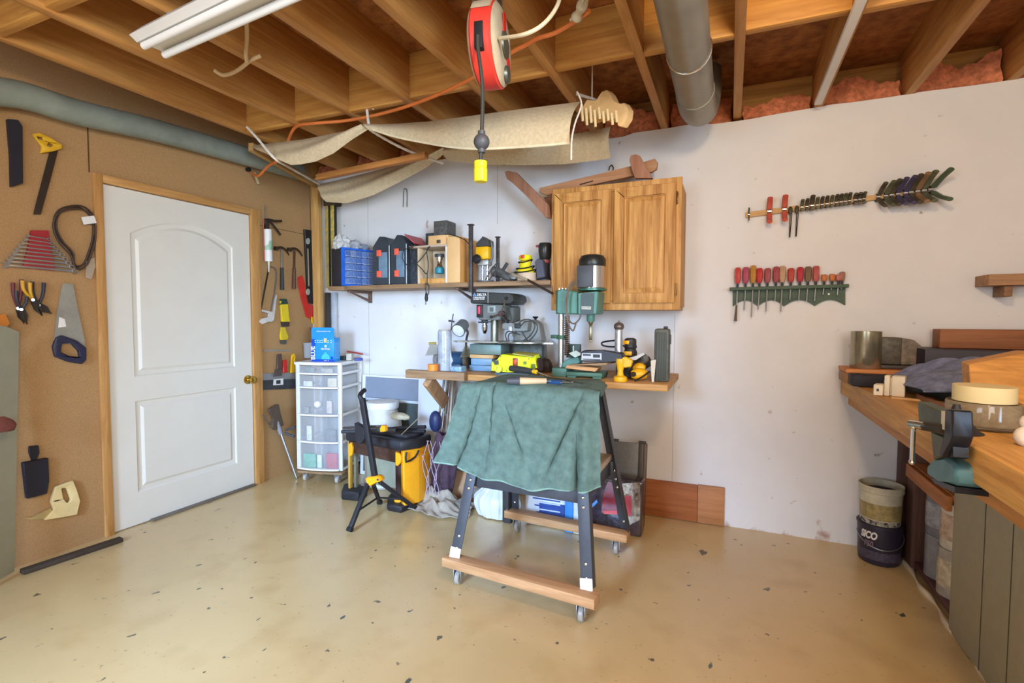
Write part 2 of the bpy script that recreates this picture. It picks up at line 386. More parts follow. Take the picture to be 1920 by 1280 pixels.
# round duct
t = Thing('round_duct', 'dull galvanised round duct running below the joists into the white wall', 'duct')
dm = mt('8f8a7c', .42, .45, .12, 5)
c0 = P(1306,190,Y=2.62); c1 = V((c0.x-.003, .9, c0.z+.02))
t.part('duct_pipe', MB().tube([c1, V(((c0.x+c1.x)/2,1.8,(c0.z+c1.z)/2)), V((c0.x,2.55,c0.z))], .082, 28, sub=2), dm)
t.part('elbow', MB().tube([V((c0.x,2.50,c0.z)), V((c0.x,2.66,c0.z)), V((c0.x+.01,2.78,c0.z+.03)), V((c0.x+.02,2.86,c0.z+.14)), V((c0.x+.02,2.88,c0.z+.25))], .085, 28), dm)
for yy in (2.13,1.55): t.part('seam_band', MB().tube([V((c0.x+.0835*cos(k*pi/12),yy-.01*sin(k*pi/12),c0.z+.0835*sin(k*pi/12)+ (2.62-yy)*.01)) for k in range(24)], .0035, 6, True, sub=1), chrome, label='bright metal seam ring')
t.done()
# cord reel -------------------------------------------------------
rc = P(919,88,Z=2.135); th = .30
# reel disc axis points right and towards the camera
ax = V((.985,.17,0)).normalized(); M = frame(rc, V((0,0,1)).cross(ax), V((0,0,1)))   # local z = ax
M = Mx(((V((0,0,1)).cross(ax).x,0,ax.x,rc.x),(V((0,0,1)).cross(ax).y,0,ax.y,rc.y),(0,1,0,rc.z),(0,0,0,1)))
t = Thing('cord_reel', 'round red and dusty grey retractable cord reel hanging from a joist', 'cord reel', M=M)
R0 = .135
rr = mt('d8392c', .5, 0, .1, 9); dusty = mt('b7a78a', .8, 0, .15, 8)
t.part('drum', t.mb().lathe([(R0-.012,-.04),(R0,-.03),(R0,.03),(R0-.012,.04)], n=36), rr, label='red outer rim of the reel')
t.part('dust_cap', t.mb().prism([V(((R0+.002)*sin(q),(R0+.002)*cos(q),-.032)) for q in [radians(k) for k in range(-62,63,6)]]+[V(((R0-.004)*sin(q),(R0-.004)*cos(q),-.032)) for q in [radians(k) for k in range(62,-63,-6)]], (0,0,.064)), dusty, label='dust covered top of the rim')
for s_ in (-1,1):
    t.part('side_cover', t.mb().lathe([(R0-.006,s_*.038),(R0-.018,s_*.046),(.06,s_*.052),(.0,s_*.052)] , n=36), dusty)
t.part('red_emblem', t.mb().prism([V((x,y,.052)) for x,y in ((-.03,.095),(.0,.10),(.012,.02),(.06,-.03),(.075,-.07),(.045,-.06),(-.01,-.015),(-.03,.03))], (0,0,.004)), red)
t.part('hub', t.mb().lathe([(.045,.052),(.042,.058),(.02,.062)], n=20).lathe([(.03,.05),(.026,.06)], (.03,-.085,0), 16), mt('5b5d50',.4,.4))
t.part('white_mark', t.mb().box(.028,.033,.0,.045,.0525,.057,0).box(.038,.043,-.005,.04,.0525,.057,0), white)
t.part('cord_slot', t.mb().box(-R0-.004,-R0+.03,-.072,.012,-.014,.014,.002), rubber)
t.part('mounting_bracket', t.mb().box(-.05,.05,.10,.14,-.05,-.044,.002).box(-.05,.05,.14,HZ-rc.z+.0,-.03,.03,.004), mt('6c6455',.5,.5))
t.done()
slot = M @ V((-R0-.006,-.035,0)); pb = P(901,338,Y=slot.y); gy = P(903,266,Y=slot.y)
t = Thing('hanging_extension_cord', 'black cord hanging from the red reel with a yellow socket at its end', 'cord')
t.part('cord', MB().tube([slot, slot+V((.0,.0,-.04)), V((gy.x+.003,slot.y,(slot.z+gy.z)/2)), gy, V((pb.x,pb.y,pb.z+.05))], .0066, 8), mt('34352f',.5))
t.part('cord_stop', MB().sph(gy, .026, (1,1,1), 18).cyl(gy-V((0,0,.034)),gy+V((0,0,.034)),.012), mt('4a4a4c',.5), label='round grey cord stop')
t.part('yellow_socket', MB().lathe([(.016,.066),(.021,.064),(.021,.045),(.019,.043),(.022,.04),(.0215,.003),(.019,0)], V((pb.x,pb.y,pb.z-.005)), 20), mt('ecd822',.4,var=.03))
t.done()
# orange cord across the joists
pts = [(1105,20),(1075,42),(1040,62),(1008,72),(985,85),(960,98),(886,146),(800,186),(720,212),(650,226),(590,231),(556,237),(541,262),(536,292),(505,310),(484,330),(470,322)]
dp = [1.75,1.75,1.78,1.8,1.82,1.84,1.95,2.0,2.05,2.1,2.12,2.15,2.15,2.12,2.2,2.35,2.4]
def pz(x,y,dep): return V((0,0,CH))+(_f+_R*((x-960)/F_PX)-_U*((y-640)/F_PX))*dep
wp = []
for i,(x,y) in enumerate(pts):
    if i < 11: q = P(x,y,Z=HZ-.03)
    else:
        a_, b_ = P(590,231,Z=HZ-.03), P(470,322,X=LX+.012); k_ = (i-10)/6
        dd = (a_-V((0,0,CH))).dot(_f)*(1-k_)+(b_-V((0,0,CH))).dot(_f)*k_; q = pz(x,y,dd)
    wp.append(q)
t = Thing('orange_extension_cord', 'orange extension cord looping below the joists from the reel to the brown wall', 'cord')
t.part('cord', MB().tube(wp, .0085, 8), mt('dc7a3c',.5))
e = wp[-1]; t.part('plug', MB().bar(e+V((0,0,.0)), e+V((.01,.03,-.02)), .02,.02,.004).bar(e+V((.01,.02,0)), e+V((.015,.05,-.075)), .018,.014,.004), mt('c8b48c',.5))
t.part('outlet_socket', MB().cyl(e+V((-.011,-.02,.01)), e+V((.012,-.02,.01)), .014, n=14), rubber)
t.done()
# wrapped power cable bundle upper centre
a_ = P(1060,88,Z=HZ-.05)
q = [P(938,72,Y=rc.y-.08), P(985,64,Y=rc.y-.12), P(1020,44,Y=rc.y-.1), P(1045,10,Y=rc.y-.05), P(1055,-30,Y=rc.y)]
one('white_power_cable', MB().tube(q, .0065, 8), mt('c2b494',.6), 'pale grey cable arching from the hub of the red reel up out of view', 'cable')
q = [P(1080,35,Z=HZ-.035), P(1088,18,Z=HZ-.03), P(1100,-8,Z=HZ-.02), P(1115,-40,Z=HZ-.02)]
one('bundled_cord', MB().tube(q, lambda u: .017+.004*sin(18*u), 12).tube([q[0]+V((-.02,0,.0)),q[1]+V((.018,-.01,-.01)),q[2]+V((-.015,0,-.015)),q[3]],.006,8), mt('c0b090',.7,bump=.4), 'thick pale wrapped bundle of cord hanging at the top beside the reel', 'cord')
# stiff pale wire loops at upper left
t = Thing('wire_hook', 'pale bent cable stub curling down from a joist beneath the fluorescent light', 'cable')
t.part('drop', MB().tube([P(462,38,Z=HZ-.005),P(463,70,Z=HZ-.02),P(461,100,Z=HZ-.06),P(463,116,Z=HZ-.07)],.008,8), mt('c8a878',.6))
t.part('curl', MB().tube([P(489,104,Z=HZ-.045),P(470,113,Z=HZ-.06),P(445,132,Z=HZ-.055),P(420,141,Z=HZ-.04),P(402,132,Z=HZ-.02)],.008,8), mt('c8a878',.6))
t.done()
# canvas slings ---------------------------------------------------
cv = mt('cbb793', .9, 0, .1, 60, .15)
def lerp(a,b,t): return a+(b-a)*t
def poly_at(pts, u):
    n = len(pts)-1; i = min(int(u*n), n-1); f_ = u*n-i; return lerp(V(pts[i]),V(pts[i+1]),f_*f_*(3-2*f_)*.3+f_*.7)
def strip(topx, botx, Yt, Yb, folds, thk=.003, nu=70):
    T_ = [P(x,y,Y=Yt) for x,y in topx]; B_ = [P(x,y,Y=Yb) for x,y in botx]
    return MB().sheet(lambda u,v: poly_at(T_,u)*(1-v)+poly_at(B_,u)*v+V((0,-1,0))*folds(u,v), nu, 14, thk)
f1 = lambda u,v: .045*sin(pi*v)+.012*sin(9*v+4*u)*sin(pi*v)
o = strip([(470,274),(520,268),(570,262),(620,252),(665,243),(690,238)],[(546,309),(565,308),(592,303),(625,288),(660,262),(690,243)],2.32,2.22,f1)
t = Thing('canvas_sling', 'beige canvas sheet slung under the joists on ropes, nearer of the two', 'canvas')
t.part('gathered_end', o, cv)
o = strip([(692,236),(740,233),(800,229),(870,220),(950,209),(1030,199),(1087,192)],[(692,243),(740,256),(800,268),(850,276),(905,279),(1000,274),(1068,268)],2.32,2.2,lambda u,v:.05*sin(pi*v))
t.part('long_panel', o, cv)
hp = [P(x,y,Y=2.198) for x,y in ((700,243),(740,256),(800,268),(850,276),(905,279),(1000,274),(1068,268))]
t.part('hem', MB().tube(hp,.006,8), mt('e2d4b0',.9))
t.done()
t = Thing('canvas_sling', 'beige canvas sheet sagging along the back wall above the shelf, farther of the two', 'canvas')
o = strip([(600,346),(650,334),(700,322),(750,308),(800,292),(838,281)],[(612,378),(650,381),(700,366),(750,341),(800,314),(838,284)],2.95,2.9,f1)
t.part('left_panel', o, cv)
o = strip([(835,280),(900,268),(980,262),(1060,255),(1110,246),(1145,238)],[(840,300),(900,307),(980,309),(1060,307),(1110,301),(1145,296)],2.72,2.8,lambda u,v:.05*sin(pi*v))
t.part('right_panel', o, cv)
t.part('flap', MB().tube([P(838,284,Y=2.93),P(870,295,Y=2.9),P(905,305,Y=2.86),P(945,309,Y=2.82)],.012,8,flat=(1,.5)), mt('b8aa88',.9))
t.done()
one('canvas_support_board', MB().bar(P(596,333,Y=2.55), P(800,291,Y=2.50), .04,.035,.003), wood('b87a3c',0), 'orange brown timber edge carrying the far canvas sheet', 'board')
one('frame_rail', MB().bar(P(470,275,Y=2.30), P(592,346,Y=3.05), .035,.05,.003), wood('b99055',1), 'sloping timber rail from the pipe down to the corner post', 'board')
one('corner_post', MB().bar(P(592,347,Y=3.095), V((P(601,620,Y=3.095).x,3.095,.001)), .075,.04,.003,up=(0,1,0)), wood('d8ab6c',2,'b4823f'), 'upright pale timber post in the corner between brown and white walls', 'post')
rope = mt('e0d6c4',.8)
def ropeo(pts, lab, r=.0075, sub=6):
    one('rope', MB().tube(pts, lambda u: r*(1+.12*sin(u*160)), 7, sub=10), rope, lab, 'rope')
ropeo([P(686,178,Y=2.27),P(688,205,Y=2.25),P(692,235,Y=2.23),P(700,247,Y=2.23),P(760,280,Y=2.45),P(830,306,Y=2.7)], 'white rope tied around the gathered canvas and running down to the far sheet')
ropeo([P(680,178,Y=2.262),P(694,186,Y=2.255),P(700,204,Y=2.25)], 'short frayed knot tail of white rope above the gathered canvas', .007)
ropeo([P(463,238,Y=2.18),P(485,262,Y=2.19),P(515,297,Y=2.20),P(545,315,Y=2.4),P(598,345,Y=2.9)], 'thin pale rope from the pipe along the sloping rail to the corner post')
ropeo([P(1082,172,Y=2.24),P(1090,196,Y=2.22),P(1078,232,Y=2.18),P(1072,262,Y=2.16),P(1071,300,Y=2.16)], 'thin pale cord hanging at the right end of the nearer canvas', .004)
# carved wooden piece hanging at the canvas end
t = Thing('carved_wooden_rack', 'pale plywood carved shape with pegs hanging at the canvas end', 'wooden ornament')
pts = [(1100,186),(1118,190),(1127,172),(1137,168),(1145,176),(1149,190),(1160,196),(1170,192),(1178,205),(1176,222),(1166,237),(1158,236),(1156,220),(1140,226),(1120,222),(1112,228),(1095,218),(1092,200)]
pw = mt('d4aa70',.6,0,.1,20)
t.part('plywood_shape', MB().prism([P(x,y,Y=2.42) for x,y in pts], (.02,.035,0), bev=.003), pw)
for k in range(9):
    q = P(1093+k*8, 205+k*1.5+ (6 if k%2 else 0), Y=2.38); t.part('peg', MB().cyl(q+V((-.004,-.01,.02)), q+V((0,.0,-.055 if k<4 else -.03)), .0065, n=8), mt('e2c690',.6))
t.part('rod', MB().bar(P(1080,176,Y=2.40), P(1132,192,Y=2.46), .012,.012,.002), mt('b0a090',.5))
q = P(1110,186,Y=2.43); t.part('hanging_string', MB().cyl(q, (q.x,q.y,2.5), .003, n=6), mt('e0d6c4',.8))
t.done()
# ================================================================ LEFT WALL TOOLS
def wp_(pts, off=.004, X=LX): return [P(x,y,X=X+off) for x,y in pts]
def wprism(pts, th=.006, off=.004, holes=(), bev=0): return MB().prism(wp_(pts,off), (th,0,0), holes=[wp_(h,off) for h in holes], bev=bev)
def ell(cx,cy,rx,ry,n=18,rot=0): return [(cx+rx*cos(q)*cos(rot)-ry*sin(q)*sin(rot), cy+rx*cos(q)*sin(rot)+ry*sin(q)*cos(rot)) for q in [2*pi*k/n for k in range(n)]]
one('level', wprism([(10,224),(30,226),(38,238),(39,344),(17,351),(16,290)],.022,bev=.002), mt('24242e',.5), 'dark navy bar hanging at the far left end of the brown wall', 'tool')
t = Thing('mitre_saw', 'small saw with yellow handle and dark blade hanging at a tilt', 'saw')
t.part('handle', wprism([(58,252),(70,249),(92,259),(112,272),(113,279),(98,284),(73,288),(76,276)],.02,holes=[[(88,268),(98,273),(90,277),(84,273)],[(66,256),(76,258),(78,264),(68,262)]],bev=.003), mt('e2b12a',.45))
t.part('blade', wprism([(92,286),(109,279),(96,330),(76,402),(62,402),(66,385)],.002,.010), mt('4a4038',.4,.6))
t.done()
t = Thing('drive_belt', 'looped dark brown belt with a white tag hanging beside the door', 'belt')
pts = [(132,386),(108,396),(101,420),(112,448),(133,472),(142,498),(160,492),(170,470),(178,440),(176,408),(158,388)]
for k,(dx,dy,of) in enumerate(((0,0,.008),(4,3,.016),(-1,6,.024))):
    t.part('loop', MB().tube([P(x+dx*(1 if x<140 else -1),y+dy,X=LX+of) for x,y in pts],.006,8,True,flat=(1,.7)), mt('4a382e',.6))
t.part('tag', wprism([(152,407),(176,404),(181,418),(157,421)],.002,.033), white)
t.part('clip', wprism([(160,490),(176,482),(178,500),(170,524),(160,520)],.006,.008), mt('b9a893',.4,.2))
t.done()
t = Thing('wrench_holder', 'red plastic holder with a row of stacked wrenches across it', 'wrench holder')
t.part('holder', wprism([(56,432),(88,432),(94,470),(101,508),(40,502),(50,465)],.014), mt('a82c34',.5))
t.done()
for k in range(9):
    f_ = k/8; y = 446+f_*58; hw = 18+f_*44; cx = 72+f_*4
    a_, b_ = P(cx-hw,y-4-f_*3,X=LX+.022), P(cx+hw,y+2+f_*2,X=LX+.022); w_ = .004+.003*f_; dd = (b_-a_).normalized()
    mb = MB().bar(a_,b_,.004,w_*1.5,.001)
    mb.prism([a_+V((-.002,0,0))+dd*x*w_+V((0,0,z*w_)) for x,z in ((1,.9),(-1.5,2.1),(-3,1.5),(-1.6,.5),(-1.6,-.5),(-3,-1.5),(-1.5,-2.1),(1,-.9))],(.005,0,0))
    mb.tube([b_+dd*w_*(1+1.6*cos(q))+V((0,0,w_*1.6*sin(q))) for q in [2*pi*j/10 for j in range(10)]],w_*.6,6,True,sub=1)
    tag(mesh_obj('wrench',mb,steel), 'chrome combination wrench lying across the red holder, '+('topmost and shortest of the set','second from the top of the set','third from the top of the set','fourth from the top of the set','middle one of the set','fourth from the bottom of the set','third from the bottom of the set','second from the bottom of the set','lowest and longest of the set')[k], 'wrench', 'wrenches in the red holder')
def pliers(hx, col, lab, tip, spread=1, z=0):
    """hx: (x,y) of two handle tops and pivot px"""
    (ax_,ay_),(bx_,by_),(px_,py_) = hx
    t = Thing('pliers', lab, 'pliers')
    for (x,y) in ((ax_,ay_),(bx_,by_)):
        o_ = .012+z; mx_ = ((x+px_)/2+ (x-px_)*.35, (y+py_)/2)
        t.part('handle', MB().tube([P(x,y,X=LX+o_),P(*mx_,X=LX+o_+.004),P(px_,py_,X=LX+o_)],lambda u:.0085-.003*u,8), col)
    d_ = V((tip[0]-px_,tip[1]-py_))
    for s_ in (-1,1):
        t.part('jaw', MB().prism([P(px_-d_.y*.18*s_,py_+d_.x*.18*s_,X=LX+.008+z),P(px_,py_-2,X=LX+.008+z),P(tip[0]+(s_*1.0),tip[1],X=LX+.008+z),P(px_+d_.x*.5-d_.y*.22*s_,py_+d_.y*.5+d_.x*.22*s_,X=LX+.008+z)],(.008,0,0)), dsteel)
    t.part('pivot', MB().cyl(P(px_,py_,X=LX+.004+z),P(px_,py_,X=LX+.022+z),.007,n=12), steel)
    t.done()
pliers(((24,530),(40,524),(34,578)), mt('6e2a34',.5), 'dark red handled pliers hanging leftmost under the wrench holder', (44,606))
pliers(((42,526),(56,530),(62,562)), mt('d8a526',.45), 'yellow handled pliers hanging under the wrench holder', (78,592), z=.012)
pliers(((60,528),(82,530),(72,572)), mt('2a2a36',.5), 'dark blue handled pliers hanging rightmost under the wrench holder', (96,588), z=.004)
pliers(((30,545),(50,556),(40,580)), mt('33323a',.5), 'black handled pliers hanging lowest under the wrench holder', (50,608), z=.022)
t = Thing('hand_saw', 'short grey bladed hand saw hanging point up beside the door', 'saw')
t.part('blade', wprism([(117,531),(137,532),(146,580),(158,635),(160,650),(101,640),(106,590)],.002,.009), mt('a9a79c',.35,.35))
t.part('handle', wprism([(102,632),(112,628),(140,638),(158,652),(158,674),(150,682),(125,678),(100,668),(96,650)],.022,.003,holes=[[(112,644),(130,643),(144,658),(146,670),(128,668),(110,660)]],bev=.003), mt('2c2c44',.5))
t.part('blade_label', wprism([(111,594),(121,598),(124,612),(109,614)],.001,.0115), white)
t.done()
one('grey_sheet', MB().prism([P(-60,600,X=LX+.15),P(12,612,X=LX+.10),P(36,622,X=LX+.06),V((LX+.03,P(30,900,X=LX+.03).y,1.0)),V((LX+.09,P(24,1000,X=LX+.09).y,.02)),V((LX+.2,1.0,.02))],(-.006,0,0)), mt('a6a894',.4,var=.06), 'greyish green sheet leaning against the brown wall at the left edge', 'sheet')
t = Thing('dustpan', 'dark blue black dustpan hanging low on the brown wall', 'dustpan')
t.part('pan', wprism([(38,866),(86,857),(88,900),(84,924),(46,934)],.025,bev=.004), mt('232230',.5))
t.part('handle', wprism([(52,836),(70,834),(72,848),(66,862),(58,864),(52,848)],.014,bev=.003), mt('232230',.5))
t.done()
t = Thing('curved_pruning_saw', 'cream handled saw with thin curved blade hung low beside the door', 'saw')
t.part('handle', wprism([(100,912),(134,900),(142,920),(147,938),(141,964),(118,968),(80,974),(98,955),(92,940)],.02,holes=[[(112,914),(121,914),(130,936),(124,942),(115,934)]],bev=.003), mt('e6cf94',.5))
t.part('blade', wprism([(40,971),(58,970),(95,952),(98,958),(90,972),(60,974)],.002,.010), mt('c9b27c',.3,.4))
t.done()
one('dark_batten', MB().bar(P(228,1010,Z=.013), P(40,1072,Z=.013), .045,.022,.005), mt('40352a',.8,bump=.3), 'dark dirty wooden batten lying on the floor along the brown wall', 'batten')
t = Thing('red_tool_stub', 'red and orange handled tool hanging at the left edge of the brown wall', 'tool')
t.part('orange_body', wprism([(-30,592),(4,588),(12,606),(-4,624),(-30,626)],.03,.02), mt('c87a2c',.5))
t.done()
one('red_rag', MB().blob(P(0,800,X=LX+.22), (.012,.05,.04), 3), mt('6e3a2c',.8), 'dark red cloth hanging at the left edge below the orange tool', 'rag')
# right of the door
t = Thing('caulking_gun', 'black caulking gun loaded with a white tube hanging beside the door frame', 'caulking gun')
tb = P(504,490,X=LX+.04); tt = P(502,430,X=LX+.04)
t.part('tube', MB().cyl(tb,tt,.026,n=20), white, label='white sealant tube with green print')
t.part('tube_print', MB().lathe([(.0265,0),(.0265,.07)], lerp(tb,tt,.35), 20), mt('9cc0a4',.5,contrast=.1))
t.part('nozzle', MB().cyl(tb,P(504,510,X=LX+.04),.009,.004,n=10), offw)
t.part('cradle', MB().tube([P(496,488,X=LX+.02),P(494,430,X=LX+.02),P(496,412,X=LX+.03)],.005,6), mt('b85a3c',.5))
t.part('push_rod', MB().cyl(P(500,430,X=LX+.04),P(498,384,X=LX+.04),.0045,n=8), steel)
t.part('trigger', MB().tube([P(500,428,X=LX+.04),P(500,412,X=LX+.045),P(516,414,X=LX+.05),P(528,414,X=LX+.05)],.008,8).tube([P(504,412,X=LX+.045),P(514,424,X=LX+.05),P(526,440,X=LX+.05)],.0075,8), mt('3c3430',.4,.4))
t.part('frame_body', MB().bar(P(500,432,X=LX+.04),P(500,410,X=LX+.04),.03,.025,.004), mt('3c3430',.4,.4))
t.done()
t = Thing('hacksaw', 'steel hacksaw with pale handle hanging below the caulking gun', 'hacksaw')
t.part('bow', MB().tube([P(504,500,X=LX+.015),P(514,502,X=LX+.015),P(518,515,X=LX+.015),P(514,550,X=LX+.015),P(508,582,X=LX+.015)],.0055,8), mt('8a8078',.35,.7))
t.part('saw_blade', MB().bar(P(504,502,X=LX+.015),P(489,582,X=LX+.015),.004,.012,.001), mt('4c4036',.4,.6))
t.part('handle', wprism([(488,580),(510,586),(512,560),(516,552),(510,600),(504,604),(500,602),(488,608),(482,603),(486,597),(502,594),(503,588),(488,584)],.022,bev=.002), mt('d4d0c8',.4,.2))
t.done()
def hammer(top, bot, hx, gripcol, neck, lab):
    t = Thing('claw_hammer', lab, 'hammer'); X_ = .03
    t.part('shaft', MB().tube([P(*top,X=LX+X_),P(*bot,X=LX+X_)],.008,8,sub=1), neck)
    a_ = (top[0]*.55+bot[0]*.45, top[1]*.55+bot[1]*.45)
    t.part('grip', MB().tube([P(*a_,X=LX+X_),P((a_[0]+bot[0])/2,(a_[1]+bot[1])/2,X=LX+X_),P(*bot,X=LX+X_)],lambda u:.012+.003*u,10), gripcol)
    t.part('head', MB().cyl(P(hx-8,top[1]-3,X=LX+X_),P(hx-2,top[1]-2,X=LX+X_),.014,n=12).tube([P(hx-4,top[1]-3,X=LX+X_),P(hx+6,top[1]-4,X=LX+X_),P(hx+14,top[1]+2,X=LX+X_),P(hx+19,top[1]+10,X=LX+X_)],lambda u:.012-.008*u,8), mt('54483c',.35,.7))
    t.done()
hammer((528,468),(529,543),523,mt('2b3236',.6),steel,'claw hammer with dark rubber grip, left of the two on the brown wall')
hammer((552,470),(551,541),548,mt('5a3426',.5),mt('5a3a2c',.4,.4),'claw hammer with brown grip, right of the two on the brown wall')
t = Thing('spirit_level', 'long black spirit level hanging upright beside the corner post', 'level')
t.part('body', wprism([(568,430),(582,432),(587,570),(575,568)],.02,bev=.002), mt('2e2a28',.45))
for y in (452,547): t.part('vial', wprism(ell(577,y,3.6,6),.004,.023), mt('b0b4a4',.3))
t.part('rail', wprism([(576,466),(578,466),(580,536),(578,536)],.002,.0235), mt('b8a888',.4))
t.done()
t = Thing('red_scraper_frame', 'long bright red plastic tool hanging behind the black level', 'tool')
t.part('body', wprism([(558,520),(566,516),(570,530),(575,568),(587,574),(588,590),(582,598),(573,594),(564,560),(558,535)],.010,.006,bev=.002), mt('d0382e',.5,var=.12))
t.done()
t = Thing('paint_scraper', 'yellow handled paint scraper with dark blade hanging above the other', 'scraper')
t.part('handle', wprism([(523,564),(536,563),(538,596),(541,603),(526,603)],.02,.006,bev=.003), mt('e2c622',.4))
t.part('handle_cap', wprism([(524,560),(534,560),(537,570),(523,571)],.022,.005,bev=.002), mt('28463a',.5))
t.part('blade', wprism([(526,603),(541,603),(540,612),(528,612)],.012,.008), mt('54443e',.4,.5))
t.done()
t = Thing('paint_scraper', 'yellow handled paint scraper with grey blade hanging lower', 'scraper')
t.part('handle', wprism([(525,613),(532,613),(533,622),(538,630),(536,637),(524,637),(523,628)],.018,.006,bev=.003), mt('d8bc28',.4))
t.part('blade', wprism([(524,637),(537,637),(536,645),(526,645)],.003,.01), mt('6a6660',.4,.5))
t.done()
t = Thing('magnetic_tool_bar', 'wide grey steel taping knife with dark band and white barcode sticker', 'tool bar')
t.part('steel_edge', wprism([(487,700),(552,698),(552,712),(486,714)],.006,.006), mt('a8a8a8',.35,.5))
t.part('dark_band', wprism([(484,713),(552,710),(552,728),(482,731)],.012,.006), mt('3e4044',.5))
t.part('sticker', wprism([(513,711),(531,709),(531,721),(512,722)],.001,.019), white)
t.part('sticker_code', wprism([(518,713),(526,712),(526,719),(518,720)],.0005,.0201), dkgrey)
t.done()
t = Thing('putty_knife', 'putty knife with worn brown handle standing above the steel bar', 'putty knife')
t.part('handle', wprism([(518,664),(526,663),(527,690),(517,692)],.016,.02,bev=.003), mt('5c4a40',.5))
t.part('blade', wprism([(516,692),(528,690),(528,704),(512,706)],.002,.024), mt('7c706a',.35,.6))
t.done()
one('small_red_tool', wprism([(529,675),(536,674),(537,698),(529,699)],.014,.02,bev=.003), red, 'small red handled tool stuck upright on the steel bar', 'tool')
one('utility_knife', wprism([(545,666),(550,662),(552,668),(551,698),(543,699)],.014,.02,holes=[[(546.5,670),(549,670),(548.5,678),(546.5,678)]],bev=.002), yellow, 'yellow utility knife standing on the right end of the steel bar', 'knife')
one('yellow_marker', wprism([(583,594),(591,594),(592,606),(584,606)],.012,.02), yellow, 'small yellow tool tip showing below the red tool near the post', 'tool')
t = Thing('peg_strip', 'thin pale metal rail screwed across the brown wall above the putty knife', 'rail')
t.part('rail', wprism([(493,655),(545,655),(545,658),(493,659)],.004,.002), mt('a89c8c',.5,.4)); t.done()
# reaching tool leaning in the corner by the door
t = Thing('pipe_wrench_stand', 'grey metal stand arm with clamp head leaning on the wall beside the drawers', 'tool')
a_ = P(556,896,Z=.005); b_ = P(517,785,X=LX+.08)
t.part('tube_leg', MB().tube([a_,b_],.009,10,sub=1), steel)
t.part('sleeve', MB().tube([lerp(a_,b_,.75),lerp(a_,b_,1.0)],.017,12,sub=1), grey)
hc = lambda x,y: P(x,y,X=LX+.07)
t.part('clamp_head', MB().prism([hc(x,y) for x,y in ((500,768),(507,762),(518,757),(521,775),(528,796),(512,806),(505,800),(510,785))],(.03,0,0),bev=.004), mt('6e5e50',.5,.4))
t.part('side_arm', MB().tube([P(536,806,X=LX+.12),P(553,800,X=LX+.2)],.009,8,sub=1).tube([P(534,812,X=LX+.12),P(552,818,X=LX+.2)],.01,8,sub=1), mt('5a5c60',.4,.4))
t.part('fork', MB().bar(hc(493,778),hc(506,796),.012,.01,.002), mt('7c6e60',.5,.4))
t.done()
# ================================================================ CORNER: DRAWER TOWER
def fb(x0,x1,yt,yb,Y,dep,zb=None):
    ym = (yt+yb)/2; return (P(x0,ym,Y=Y).x, P(x1,ym,Y=Y).x, Y, Y+dep, P((x0+x1)/2,yb,Y=Y).z if zb is None else zb, P((x0+x1)/2,yt,Y=Y).z)
def topx(v): # pixel of a world point
    q = V(v)-V((0,0,CH)); d = q.dot(_f); return 960+F_PX*q.dot(_R)/d, 640-F_PX*q.dot(_U)/d
G = P(641,909,Z=0); AN = radians(13); M = Mx.Translation(G) @ Mx.Rotation(AN,4,'Z')
W_, D_ = .36, .335
zl = lambda y: (lambda q: q.z)(P(641,y,Y=G.y))  # height at the front right corner
Z = {k: zl(y) for k,y in dict(t=680,a=694,b=701,c=722,d=728,e=776,f=782,g=828,h=834,i=882).items()}
t = Thing('drawer_tower', 'tall white plastic drawer tower with five see-through drawers on a wooden dolly', 'drawers', M=M)
wp2 = mt('e9e8e4',.4,var=.02); clear = mt('cfd3d6',.25,0,.04,6,trans=.0,alpha=.24)
zb0 = zl(884); ztop = Z['t']
for x in (-W_,-.03):
    for y in (0,D_-.03): t.part('corner_post', t.mb().box(x,x+.03,y+(.012 if y==0 else 0),y+.03,zb0,ztop-.012,.003), wp2)
t.part('top_frame', t.mb().prism([V((x,y,ztop-.02)) for x,y in ((-W_-.004,0),(-W_*.75,-.018),(-W_/2,-.024),(-W_*.25,-.018),(.004,0),(.004,D_),(-W_-.004,D_))],(0,0,.02),bev=.003), wp2)
lev = [(Z['a'],Z['b']),(Z['c'],Z['d']),(Z['e'],Z['f']),(Z['g'],Z['h']),(zb0+.002,zb0-.012)]
prev = ztop-.02
for k,(zt_,zc) in enumerate(lev):
    bot = zl([703,729,781,832,883][k])
    t.part('side_rail', t.mb().box(-.012,.001,.03,D_-.03,bot-.004,bot+.014,.002).box(-W_-.001,-W_+.012,.03,D_-.03,bot-.004,bot+.014,.002), wp2)
    arc = [(-W_+.012+(W_-.03)*i/10, -.022*(1-((i-5)/5)**2)) for i in range(11)]
    dr = t.part('drawer', t.mb().prism([V((x,y,bot+.01)) for x,y in arc]+[V((-.018,.02,bot+.01)),V((-W_+.012,.02,bot+.01))],(0,0,prev-bot-.016)).box(-W_+.014,-.014,.02,D_-.01,bot+.008,prev-.02,.002), clear, label='translucent drawer')
    t.part('drawer_pull', t.mb().prism([V((x,y-.006,bot+.0)) for x,y in arc]+[V((-.018,.01,bot)),V((-W_+.012,.01,bot))],(0,0,.011),bev=.002), wp2, parent=dr, label='white lip along the drawer front')
    prev = bot
